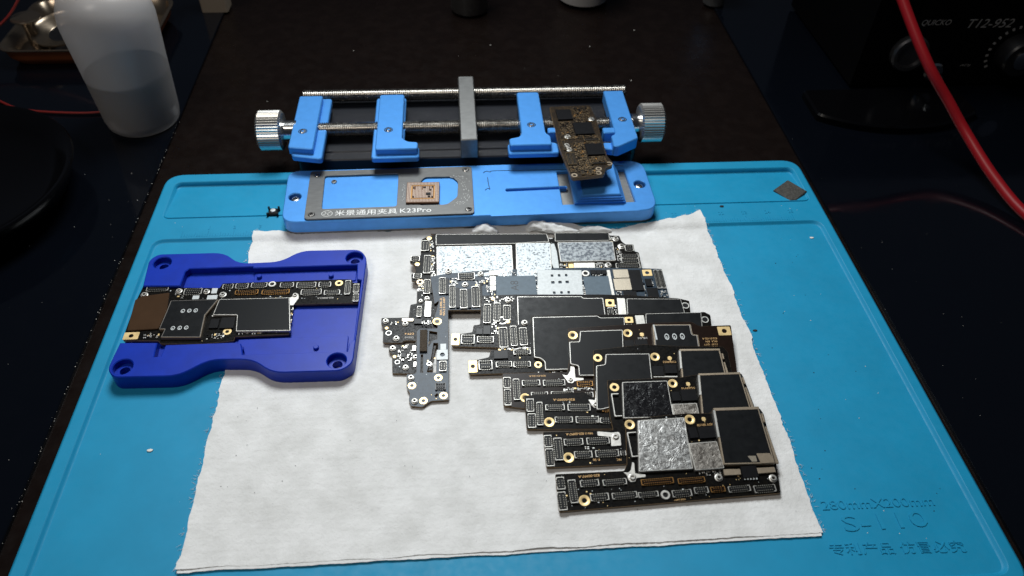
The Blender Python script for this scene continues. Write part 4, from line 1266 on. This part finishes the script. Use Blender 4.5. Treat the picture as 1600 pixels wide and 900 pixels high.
def add_components(parent, u0, v0, u1, v1, z, n, dense=False):
    """tiny surface-mount parts packed into a rectangle, one mesh"""
    mb = MB()
    w, h = u1 - u0, v1 - v0
    placed = []
    tries = 0
    while len(placed) < n and tries < n * 30:
        tries += 1
        a = random.uniform(.45, .95); b = a * random.uniform(.45, .7)
        if random.random() < .5: a, b = b, a
        if a > w or b > h:
            a, b = min(a, w * .9), min(b, h * .9)
        x = random.uniform(u0 + a / 2, max(u0 + a / 2, u1 - a / 2)); y = random.uniform(v0 + b / 2, max(v0 + b / 2, v1 - b / 2))
        if any(abs(x - q[0]) < (a + q[2]) / 2 + .08 and abs(y - q[1]) < (b + q[3]) / 2 + .08 for q in placed): continue
        placed.append((x, y, a, b))
        t = random.uniform(.2, .45)
        k = random.random()
        if k < .62:
            body = 2 if random.random() < .5 else 3
            if a > b:
                mb.box(x - a / 2, y - b / 2, z, x - a * .22, y + b / 2, z + t, 1); mb.box(x + a * .22, y - b / 2, z, x + a / 2, y + b / 2, z + t, 1)
                mb.box(x - a * .22, y - b * .46, z, x + a * .22, y + b * .46, z + t * .96, body)
            else:
                mb.box(x - a / 2, y - b / 2, z, x + a / 2, y - b * .22, z + t, 1); mb.box(x - a / 2, y + b * .22, z, x + a / 2, y + b / 2, z + t, 1)
                mb.box(x - a * .46, y - b * .22, z, x + a * .46, y + b * .22, z + t * .96, body)
        elif k < .8:
            mb.box(x - a / 2, y - b / 2, z, x + a / 2, y + b / 2, z + t, 0, c=.05)
        else:
            mb.box(x - a / 2, y - b / 2, z, x + a / 2, y + b / 2, z + .06, 1 if random.random() < .6 else 4)
    if not placed: return None
    o = mb.build('components', [['chip_black', 'silver', 'component_tan', 'component_grey', 'gold'], ['chip_black', 'brass_dark', 'component_tan', 'chip_black', 'gold_dark']][dense], parent, smooth=0)
    o['kind'] = 'stuff'
    return o

def add_specks(parent, poly, z, n, avoid):
    """printed test points and vias as thin metal discs"""
    xs = [p[0] for p in poly]; ys = [p[1] for p in poly]
    def inside(x, y):
        c = False
        for (x1, y1), (x2, y2) in zip(poly, poly[1:] + poly[:1]):
            if (y1 > y) != (y2 > y) and x < (x2 - x1) * (y - y1) / (y2 - y1) + x1: c = not c
        return c
    mb = MB()
    k = 0
    for i in range(n * 8):
        if k >= n: break
        x, y = random.uniform(min(xs), max(xs)), random.uniform(min(ys), max(ys))
        if not inside(x, y) or not all(inside(x + dx, y + dy) for dx, dy in ((.5, 0), (-.5, 0), (0, .5), (0, -.5))): continue
        if any(a - .3 < x < c + .3 and b - .3 < y < d + .3 for a, b, c, d in avoid): continue
        r = random.choice((.1, .12, .15, .26))
        mb.add([(x + r * math.cos(t * .785), y + r * math.sin(t * .785), z + .012) for t in range(8)], [tuple(range(8))], 0 if random.random() < .6 else 1)
        k += 1
    if k:
        o = mb.build('test_points', ['tin_white', 'gold'], parent, smooth=0); o['kind'] = 'stuff'

def rect_poly(g): return [(g[0], g[1]), (g[2], g[1]), (g[2], g[3]), (g[0], g[3])]

def bounds(g):
    if isinstance(g[0], (list, tuple)):
        return min(p[0] for p in g), min(p[1] for p in g), max(p[0] for p in g), max(p[1] for p in g)
    if len(g) == 3: return g[0] - g[2], g[1] - g[2], g[0] + g[2], g[1] + g[2]
    return tuple(g)

def add_ring(parent, u, v, r, z, m='gold', hole=.46):
    mb = MB()
    n = 24
    mb.lathe([(r, z), (r, z + .05), (r * hole * 1.06, z + .05), (r * hole, z + .02), (r * hole, z - .1)], u, v, n, 0)
    mb.add([(u + r * hole * math.cos(2 * math.pi * i / n), v + r * hole * math.sin(2 * math.pi * i / n), z - .02) for i in range(n)], [tuple(range(n))], 1)
    return mb.build('mounting_ring', [m, 'plastic_black'], parent)

def add_post(parent, u, v, r, z, kind='post'):
    mb = MB()
    n = 22
    if kind == 'post':
        mb.lathe([(r, z), (r, z + .28), (r * .9, z + .36), (r * .72, z + .38), (r * .7, z + .72), (r * .62, z + .8), (r * .42, z + .8), (r * .38, z + .7), (r * .36, z + .1)], u, v, n, 0)
        hr, hz = r * .36, z + .12
    elif kind == 'post_flat':
        mb.lathe([(r, z), (r, z + .35), (r * .92, z + .45), (r * .56, z + .45), (r * .5, z + .3), (r * .5, z + .02)], u, v, n, 0)
        hr, hz = r * .5, z + .05
    else:
        mb.lathe([(r, z), (r, z + .07), (r * .76, z + .07), (r * .74, z)], u, v, n, 0)
        hr, hz = r * .74, z + .015
    mb.add([(u + hr * math.cos(2 * math.pi * i / n), v + hr * math.sin(2 * math.pi * i / n), hz) for i in range(n)], [tuple(range(n))], 1)
    return mb.build('standoff' if kind != 'post_hole' else 'mounting_ring', ['nickel' if kind != 'post_hole' else 'silver', 'plastic_black'], parent)

def add_oval(mb, u, v, a, b, z, mi, n=16):
    mb.add([(u + a * math.cos(2 * math.pi * i / n), v + b * math.sin(2 * math.pi * i / n), z) for i in range(n)], [tuple(range(n))], mi)

def oval_contact(parent, u, v, z, a=.62, b=.85):
    mb = MB(); n = 18
    def lp(k, zz): return [(u + a * k * math.cos(2 * math.pi * i / n), v + b * k * math.sin(2 * math.pi * i / n), zz) for i in range(n)]
    mb.loops([lp(1, z), lp(1, z + .06), lp(.66, z + .06), lp(.62, z - .02)], 0, cap1=False)
    mb.loops([lp(.62, z + .012)], 1)
    mb.box(u - a * .3, v - b * .5, z, u + a * .1, v + b * .1, z + .05, 0)
    return mb.build('contact', ['tin_white', 'plastic_black'], parent)

FOIL = {'silver_scratched': 'foil_scratched', 'silver_dull': 'foil_dull', 'silver_speckled': 'foil_speckled', 'silver_worn': 'foil_worn', 'black_scratched': 'foil_tape', 'black': 'label_black', 'black_marks': 'label_marks'}

def build_board(key, label, pcb='pcb_black', specks=30):
    B = BOARDS[key]
    root = empty('circuit_board', B['o'])
    root.rotation_mode = 'ZXY'
    yaw, tilt = R(B['yaw']), R(B['tilt'])
    root.rotation_mode = 'XYZ'
    root.rotation_euler = (Matrix.Rotation(yaw, 3, 'Z') @ Matrix.Rotation(tilt, 3, 'X')).to_euler()
    tag(root, label, 'circuit board', 'stripped phone circuit boards')
    th = B['th']
    outline = fillet(B['outline'], .5, 3)
    MB().prism(outline, 0, th, B['holes'], top=0, side=1, bev=.06).build('board', [pcb, 'pcb_edge'], root, smooth=30)
    avoid = [bounds(f[1]) for f in B['feats']]
    for f in B['feats']:
        k, g = f[0], f[1]
        ex = f[2] if len(f) > 2 else None
        z = th
        if k in ('conn', 'gconn', 'conn_dark'):
            add_connector(root, *g, z, k)
        elif k == 'caps':
            add_components(root, *g, z, int(ex * 1.6))
        elif k in ('ring', 'ring_dull'):
            add_ring(root, *g, z, 'gold' if k == 'ring' else 'tan_metal')
        elif k in ('post', 'post_flat', 'post_hole'):
            add_post(root, *g, z, k)
        elif k == 'dot':
            MB().lathe([(g[2], z), (g[2], z + .05), (g[2] * .8, z + .07)], g[0], g[1], 16, cap1=True).build('contact_pad', 'gold', root)
        elif k == 'dot_fruit':
            u, v, r = g
            pts = [(u + r * math.cos(t * .2618) * (1 if not 0 <= t <= 0 else .7), v + r * .95 * math.sin(t * .2618)) for t in range(24)]
            pts = [(x - max(0, .35 * r - math.hypot(x - (u - r * 1.05), y - v)) * -1.0, y) for x, y in pts]
            mb = MB().prism(pts, z, z + .05)
            mb.prism([(u - .1 * r, v - 1.05 * r), (u + .25 * r, v - 1.15 * r), (u + .4 * r, v - 1.6 * r), (u, v - 1.45 * r)], z, z + .05)
            mb.build('gold_mark', 'gold', root)
        elif k.startswith('chip'):
            m = {'chip': 'chip_black', 'chip_a8': 'chip_blue', 'chip_blue': 'chip_blue'}[k]
            o = MB().box(g[0], g[1], z, g[2], g[3], z + .6, c=.06).build('chip', m, root, smooth=0)
            if k == 'chip_a8':
                w, h = g[2] - g[0], g[3] - g[1]
                text_mesh('printed_text', 'A8', 'print_dark', o, (g[0] + w * .46, g[1] + h * .5), (h * .5, w * .2), R(90), z + .606)
        elif k in ('text', 'text_v'):
            w, h = g[2] - g[0], g[3] - g[1]
            c = ((g[0] + g[2]) / 2, (g[1] + g[3]) / 2)
            m = 'print_gold' if random.random() < .7 or k == 'text_v' else 'print_white'
            if k == 'text': text_mesh('printed_text', ex, m, root, c, (w, min(h, .8)), R(180), z + .015)
            else: text_mesh('printed_text', ex, m, root, c, (h, min(w, .8)), R(90), z + .015)
        elif k == 'shield':
            poly = fillet(rect_poly(g) if not isinstance(g[0], list) else g, .45, 3)
            black = ex.startswith('black')
            o = MB().prism(poly, z, z + 1.0, bev=.16, bottom=False).build('shield_can', 'nickel', root, smooth=40)
            MB().prism(offset(ccw(poly), .34), z + .98, z + 1.04).build('label_film' if black else 'foil_top', FOIL[ex], o, smooth=0)
        elif k.startswith('label'):
            poly = fillet(g, .3, 2)
            o = MB().prism(offset(ccw(poly), -.18), z, z + .55, bev=.08, bottom=False).build('shield_can', 'nickel' if k == 'label' else 'brown_film', root)
            MB().prism(offset(ccw(poly), .05), z + .54, z + .6).build('label_film', 'label_black' if k == 'label' else 'brown_film', o, smooth=0)
        elif k == 'plate':
            poly = fillet(rect_poly(g) if not isinstance(g[0], list) else g, .2, 2)
            m = {'steel': 'nickel', 'tan': 'tan_plate', 'white': 'tin_white', 'simholes': 'tin_white', 'holed': 'tin_white'}[ex]
            holes = []
            b = bounds(g)
            if ex == 'holed':
                holes = [circle((b[0] + b[2]) / 2, (b[1] + b[3]) / 2, .8, 16)]
            if ex == 'simholes':
                W, Hh = b[2] - b[0], b[3] - b[1]
                for j, fy in enumerate((.78, .54, .18)):
                    for fx_ in (.36, .51, .66):
                        u, v = b[0] + W * fx_, b[1] + Hh * fy
                        a = .45 if j != 1 else .62
                        holes.append(fillet([(u - a, v - .6), (u + a, v - .6), (u + a, v + .6), (u - a, v + .6)], .3, 3))
            MB().prism(poly, z + .02, z + .4, holes, bev=.06).build('metal_plate', m, root, smooth=40)
        elif k == 'tab':
            u, v = (g[0] + g[2]) / 2, (g[1] + g[3]) / 2
            r = min(g[2] - g[0], g[3] - g[1]) * .24
            poly = fillet(rect_poly(g), .3, 2)
            hs = [] if ex == 'p' else [circle(u, v, r, 18)]
            MB().prism(poly, z + .003, z + .12, hs, bev=.03).build('gold_tab', 'gold', root)
        elif k == 'pads':
            MB().prism(fillet(rect_poly(g), .15, 2), z, z + .12, bev=.03).build('solder_pad', 'tin_white', root)
        elif k == 'foam':
            MB().box(*[g[0], g[1], z, g[2], g[3], z + .9], c=.12).build('foam_strip', 'foam_brown', root)
        elif k == 'bracket':
            MB().prism(fillet(g, .25, 2), z + .02, z + .3, bev=.06).build('bracket', 'nickel', root)
        elif k == 'bracket_c':
            x0, y0, x1, y1 = g
            t = .42
            MB().prism(fillet([(x0, y0), (x1, y0), (x1, y0 + t), (x0 + t, y0 + t), (x0 + t, y1 - t), (x1, y1 - t), (x1, y1), (x0, y1)], .2, 2), z, z + .85, bev=.08).build('bracket', 'nickel', root)
        elif k == 'sim':
            poly = fillet(g, .4, 3)
            b = bounds(g)
            o = MB().prism(poly, z, z + 1.3, bev=.18, bottom=False).build('card_reader', 'tan_metal', root, smooth=40)
            lab = offset(ccw(poly), .55 if ex == 'black' else .4)
            MB().prism(lab, z + 1.28, z + 1.35).build('label_film', 'label_black', o, smooth=0)
            if ex == 'black':
                q = [Vector(p) for p in g]           # corners: back-left, back-right, front-right, front-left
                def P(s, t): return tuple((q[0] * (1 - s) + q[1] * s) * (1 - t) + (q[3] * (1 - s) + q[2] * s) * t)
                # thin side springs along the right edge and a bright fold on the left
                MB().prism([P(1.02, .1), P(1.06, .1), P(1.06, .26), P(1.02, .26)], z, z + 1.0, bev=.08).build('side_spring', 'tan_metal', o)
                MB().prism([P(1.02, .34), P(1.055, .34), P(1.085, .98), P(1.02, .98)], z, z + .9, bev=.08).build('side_spring', 'tan_metal', o)
                MB().prism([P(-.015, .02), P(.035, .02), P(.035, .52), P(-.015, .52)], z, z + 1.42, bev=.08).build('folded_edge', 'silver', o)
                MB().prism([P(.0, -.02), P(1, -.02), P(1, .035), P(.0, .035)], z, z + 1.38, bev=.08).build('folded_edge', 'tan_metal', o)
                if key == 'b8':
                    MB().prism(fillet([P(.68, .82), P(.95, .82), P(.99, .985), P(.72, .99)], .3, 2), z + 1.3, z + 1.42, bev=.03).build('bare_metal_corner', 'tan_metal', o)
                    MB().prism([P(.5, .86), P(.66, .86), P(.66, .96), P(.56, .96)], z + 1.3, z + 1.375).build('scratched_patch', 'tan_plate', o, smooth=0)
                    MB().prism(fillet([P(.0, 1.06), P(.32, 1.06), P(.32, 1.16), P(.0, 1.17)], .2, 2), z, z + .7, bev=.1).build('eject_spring', 'tan_metal', o)
                    MB().prism(fillet([P(.62, 1.05), P(.98, 1.04), P(.98, 1.13), P(.62, 1.15)], .2, 2), z, z + .7, bev=.1).build('eject_spring', 'tan_metal', o)
                    MB().prism([P(.33, 1.02), P(.63, 1.01), P(.64, 1.2), P(.34, 1.22)], z, z + .85, bev=.06).build('flex_tongue', 'chip_black', o)
                    for i in range(5):
                        a = .36 + i * .055
                        MB().prism([P(a, 1.2), P(a + .025, 1.2), P(a + .025, 1.24), P(a, 1.24)], z, z + .5).build('flex_contact', 'tin_white', o, smooth=0)
            elif ex == 'black000':
                # printed outline and three oval contacts
                W, Hh = b[2] - b[0], b[3] - b[1]
                for s in (.32, .48, .64):
                    oval_contact(o, b[0] + W * (s + .02), b[1] + Hh * .70, z + 1.35, .82, 1.3)
                MB().prism([(g[0][0] + .15, g[0][1] - .2), (g[0][0] + .75, g[0][1] - .2), (g[0][0] + .85, g[0][1] - 6.5), (g[0][0] + .25, g[0][1] - 6.5)], z + 1.2, z + 1.4, bev=.05).build('folded_edge', 'tin_white', o)
                lp = [(x, y, z + 1.37) for x, y in offset(ccw(fillet(g, .3, 2)), .62)]
                mb = MB(); mb.tube(lp + lp[:1], .08, 4); mb.build('printed_outline', 'print_white', o)
            elif ex == 'black_ovals':
                W, Hh = b[2] - b[0], b[3] - b[1]
                for (s, t) in ((.36, .70), (.485, .70), (.61, .70), (.27, .26), (.40, .26), (.525, .26)):
                    oval_contact(o, b[0] + W * s, b[1] + Hh * t, z + 1.35, .72, .92)
                lp = [(x, y, z + 1.37) for x, y in offset(ccw(fillet(g, .3, 2)), .3)]
                mb = MB(); mb.tube(lp + lp[:1], .07, 4); mb.build('printed_outline', 'print_grey', o)
    add_specks(root, outline, th, specks, avoid)
    return root

build_board('b1', 'back board of the fan, silver shields, under the board with the A8 chip', 'pcb_black', 26)
build_board('b2', 'board with a blue-grey A8 chip and a long ringed arm reaching left', 'pcb_blue', 30)
build_board('b3', 'plain black-shielded board just in front of the A8 board, gold tab at its left tip', 'pcb_black', 14)
build_board('b4', 'board with a wide black shield and the lower of two gold-tipped arms on the left', 'pcb_black', 16)
build_board('b5', 'board with three oval contacts in a row and a gold tab at its right end', 'pcb_brown', 26)
build_board('b6', 'fanned board with plain black shield, between the three-oval board and the tape-shielded one', 'pcb_black', 24)
build_board('b7', 'second board from the front of the fan, glossy black taped shield', 'pcb_black', 30)
build_board('b8', 'front board on top of the fan, large scratched silver shield and long connector strip', 'pcb_black', 46)
o = build_board('b9', 'circuit board with six oval contacts seated in the royal blue fixture', 'pcb_black', 26)
del o['group']

# densely populated board held in the vice
pb = empty('populated_board', (38.4, 83.4, 21.2))
tag(pb, 'narrow brown circuit board crowded with tiny parts, clamped in the screw vice', 'circuit board')
pb.rotation_euler = (Matrix.Rotation(R(2.2), 3, 'Z') @ Matrix.Rotation(R(-1.0), 3, 'X')).to_euler()
pout = [(-8.6, -17.0), (-7.8, -17.9), (4.6, -16.6), (5.6, -14.8), (6.0, -12.4), (9.4, -10.6), (10.0, -8.6), (8.6, -4), (9.4, 26), (8.6, 36), (-9.6, 36), (-10.2, 4)]
MB().prism(fillet(pout, .6, 3), 0, 1.6, top=0, side=1, bev=.08).build('board', ['pcb_dense', 'pcb_edge'], pb)
for g in ((.6, -3.6, 7.8, 4.6), (-1.8, 12, 6.4, 21), (-7.6, 24, -1, 32)):
    MB().box(g[0], g[1], 1.6, g[2], g[3], 2.4, c=.08).build('chip', 'chip_black', pb, smooth=0)
for g in ((-8.4, -9.5, -6.6, -1.2), (-6.0, -9.6, -5.2, -1.0), (1.0, -9.8, 7.6, -8.6), (-4.2, -16.6, -3.0, -13.2), (-1.0, -16.4, .2, -13.0), (-8.6, 1, -7.4, 8), (1, 7, 7.6, 9)):
    add_connector(pb, *g, 1.6, metal='brass_dark')
for x, y in ((-7.0, 4.6), (-6.4, 1.6), (-5.5, 11), (7.2, 24)):
    add_post(pb, x, y, 1.35, 1.6, 'post')
for x, y in ((-7.2, -16.2), (3.4, -12.6), (8.4, -9.4), (2.8, -15.4)):
    add_ring(pb, x, y, 1.25, 1.6, 'tan_metal', .55)
for g, n in (((-4.6, -12.6, .4, 6.5), 130), ((.6, -8.2, 7.6, -4.0), 50), ((-8.4, -14.5, 2.2, -10.2), 60), ((-2.6, -16.8, 2.0, -13.2), 22), ((-4, 4.8, 7.6, 6.8), 30), ((-8.6, 9, 7.6, 11.8), 60), ((-8, 12, -2, 23.5), 70), ((-.6, 21.4, 7.6, 34), 90), ((-6.4, -1, -4.8, 4), 14)):
    add_components(pb, *g, 1.6, n, True)

# ------------------------------------------------------------------ things around the mat
bt = empty('plastic_bottle', (-163.5, 149.5, 0))
tag(bt, 'milky plastic bottle part filled with liquid, on the black glass', 'bottle')
prof = [(12.6, .6), (15.2, .2), (16.4, 1.6), (17.0, 5), (17.6, 15), (18.6, 32), (19.6, 46), (19.9, 52), (19.2, 57), (17.2, 61.5), (13.6, 65), (9, 67), (6.5, 69), (6.2, 74)]
sh = MB().lathe(prof, 0, 0, 48, 0, True, True).build('shell', 'milky_plastic', bt, smooth=60)
MB().lathe([(6.8, 73), (6.8, 82), (3, 84), (1.6, 104), (1.0, 106)], 0, 0, 32, 0, True, True).build('nozzle', 'milky_plastic', bt)
MB().lathe([(15.4, 7.0), (16.7, 9), (17.2, 14), (17.7, 21), (18.0, 27)], 0, 0, 48, 0, True, True).build('liquid', 'liquid', bt, smooth=60)

# shallow copper-sided tray with a dented steel lid inside
tr = empty('steel_tray', (-210, 230.2, 0))
tag(tr, 'shallow copper-sided tray of steel parts behind the milky bottle', 'tray')
def tl(w, d, r, z): return [(x, y, z) for x, y in rrect(-w, -d, w, d, r, 6)]
MB().loops([tl(33, 26, 8, .2), tl(36, 28.4, 9, 4), tl(37.4, 29.4, 9.5, 9.0)], 0, True, False).build('side', 'copper_paint', tr, smooth=60)
MB().loops([tl(37.4, 29.4, 9.5, 9.0), tl(38.6, 30.6, 10, 9.3), tl(38.6, 30.6, 10, 9.9), tl(37.6, 29.6, 9.6, 10.2), tl(36.4, 28.6, 9, 9.6), tl(33, 26, 8, 2.0)], 0, False, True).build('liner', 'steel_dim', tr, smooth=50)
ld = empty('steel_washer', (-221, 221, 8)); tag(ld, 'round steel dish with a black hole, lying in the copper-sided tray', 'washer')
ld.rotation_euler = (R(10), R(-4), 0)
MB().lathe([(7.0, 1.2), (7.6, 1.8), (13.6, 3.4), (15.0, 4.6), (15.2, 4.2), (14.6, 3.2), (8, .4), (7.0, .2)], 0, 0, 36).build('dish', 'steel_dim', ld)
MB().lathe([(7.3, 1.5), (5, .8), (1, .8)], 0, 0, 30, cap1=True).build('bore', 'rubber_black', ld)
ps = empty('steel_spool', (-236, 219, 2)); tag(ps, 'upright steel spool standing in the copper-sided tray', 'spool')
MB().lathe([(8, 0), (8.4, .5), (8, 1.2), (3.2, 2), (2.8, 10), (3.2, 15), (7, 16), (7.4, 16.6), (7, 17.2), (3, 17.4)], 0, 0, 28, cap1=True).build('spool', 'steel_dim', ps)
tag(MB().tube(smooth_path([(-290, 196, 8), (-268, 204, 12), (-250, 212, 16), (-238, 222, 26), (-228, 240, 46), (-222, 262, 70)]), .7, 8).build('red_wire', 'wire_red'), 'thin red wire looping over the steel tray', 'wire')
tag(MB().tube(smooth_path([(-300, 215, 1), (-262, 186, 1), (-236.5, 167, 1), (-224, 159.6, 1), (-206.7, 156, 1), (-186.7, 155.4, 1), (-172, 162, 1), (-166, 176, 1)]), .6, 8).build('red_wire', 'wire_red'), 'thin red wire lying on the glass in front of the copper tray', 'wire')

# round black dish on the left
bw = empty('black_dish', (-228, 87, 0)); tag(bw, 'large round glossy black dish at the left edge', 'dish')
MB().lathe([(30, .2), (44, 1), (50, 6), (53, 12.5), (54.2, 14.6), (53.6, 15.4), (51.8, 15.2), (47, 8), (40, 4), (10, 3.4)], 0, 0, 64, 0, True, True).build('dish', 'gloss_black', bw, smooth=50)

# soldering station, right background
stn = empty('soldering_station', (268, 200, 0)); tag(stn, 'black soldering station with printed front panel and dial, back right', 'soldering station')
def sx_(x, z): return (x - 268, -34.0, z)
MB().box(-76, -33.6, 2, 76, 60, 62, c=1.5).build('case', 'case_black', stn, smooth=0)
MB().box(-74, -34, 4, 74, -33.5, 60).build('front_panel', 'case_black', stn, smooth=0)
def panel_text(body, x, z, w, h, shear=.25):
    return text_mesh('printed_text', body, 'print_grey', stn, (0, 0), (w, h), shear=shear, rot=(R(90), 0, 0)), x, z
for body, x, z, w, h in (('QUICKO', 224.5, 36.3, 15, 3.4), ('T12-952', 253, 35.8, 23.5, 4.6), ('ON', 236, 12.6, 4, 1.5), ('ADJ', 250, 12.8, 6, 1.5)):
    t, _, _ = panel_text(body, x, z, w, h)
    t.location = Vector((x - 268, -34.06, z)) * S
dl = empty('dial', (273 - 268, -34, 20)); dl.parent = stn
def lathe_y(mb, prof, cx, cz, n=28, mi=0, cap1=True):
    ls = [[(cx + r * math.cos(2 * math.pi * i / n), y, cz + r * math.sin(2 * math.pi * i / n)) for i in range(n)] for r, y in prof]
    return mb.loops(ls, mi, False, cap1)
lathe_y(MB(), [(10, 0), (9.6, -8), (8.8, -9), (3, -9)], 0, 0, 40).build('knob', 'rubber_black', dl)
lathe_y(MB(), [(5.0, -9), (5.0, -9.6), (4.4, -9.8)], 0, 0, 30).build('cap', 'chrome', dl)
for i in range(19):
    a = R(215 - i * 14)
    mb = MB()
    r0, r1, w = 13.0, 14.6, .045
    mb.add([(r * math.cos(a + d), -.08, r * math.sin(a + d)) for r, d in ((r0, -w), (r1, -w), (r1, w), (r0, w))], [(0, 1, 2, 3)])
    mb.build('scale_mark', 'print_grey', dl, smooth=0)
lathe_y(MB(), [(9.5, 0), (9.5, -3), (8.6, -4), (7.0, -4), (6.6, -2)], 216 - 268, 21, 32).build('socket', 'dark_steel', stn).location = Vector((0, -34, 0)) * S
lathe_y(MB(), [(5.2, 0), (5.0, -5), (4.2, -6), (2.0, -6), (1.8, -12), (1.2, -13)], 231 - 268, 12, 24).build('switch', 'chrome', stn).location = Vector((0, -34, 0)) * S
# dark curved apron in front of the station
ap = []
for i in range(15):
    a = R(-125 + i * 5)
    ap.append((205 + 72 * math.cos(a), 196 + 72 * math.sin(a)))
tag(MB().prism(fillet(ap + [(246, 160), (164, 160)], 2, 3), 0, 4.0, bev=.9).build('black_tray', 'gloss_black'), 'low black tray with a curved front edge before the soldering station', 'tray')

# red cable
tag(MB().tube(smooth_path([(150, 232, 150), (168, 182, 100), (186.3, 140.7, 60), (196.8, 119.8, 40), (207, 109, 27), (214.5, 98, 17), (221, 78, 8), (227, 57, 3.2), (238, 30, 2.6), (256, 5, 2.6)], 10), 2.35, 14).build('red_cable', 'cable_red'), 'thick red cable drooping down at the right', 'cable')

# things along the back edge of the table
tag(MB().prism(fillet([(-160, 262), (-145, 262), (-145, 274), (-160, 274)], 1.5), 0, 70, bev=1).build('beige_post', 'beige'), 'beige plastic post at the back left', 'post')
cn = empty('metal_canister', (-4, 264, 0)); tag(cn, 'brushed metal canister at the back behind the vice', 'canister')
MB().lathe([(10.5, 0), (11, 1), (11, 60), (10, 61)], 0, 0, 40, 0, True, True).build('body', 'brushed_steel', cn)
cp = empty('patterned_cup', (66, 277, 0)); tag(cp, 'white cup with red bands at the back behind the vice', 'cup')
MB().lathe([(13, 0), (15, 1), (18, 20), (19.5, 40)], 0, 0, 40, 0, True, False).build('wall', 'cup_white', cp)
for z in (8, 18): MB().lathe([(15.2 + (z - 1) * .158 + .06, z), (15.2 + (z) * .158 + .06, z + 1.0)], 0, 0, 40).build('red_band', 'cup_red', cp)
bb = empty('blue_capped_vial', (146, 268, 0)); tag(bb, 'small steel vial with pale blue cap at the back right', 'vial')
MB().lathe([(6, 0), (6.5, .6), (6.5, 9)], 0, 0, 28, 0, True, True).build('vial', 'brushed_steel', bb)
MB().lathe([(8, 9), (8.4, 10), (8.4, 30), (7, 32)], 0, 0, 28, 0, True, True).build('cap', 'pale_blue', bb)
av = empty('amber_vial', (-203, 268, 0)); tag(av, 'small amber vial beside the milky bottle at the back', 'vial')
MB().lathe([(6, 0), (6.8, .8), (6.8, 18), (4, 22), (4, 28)], 0, 0, 24, 0, True, True).build('vial', 'amber', av)
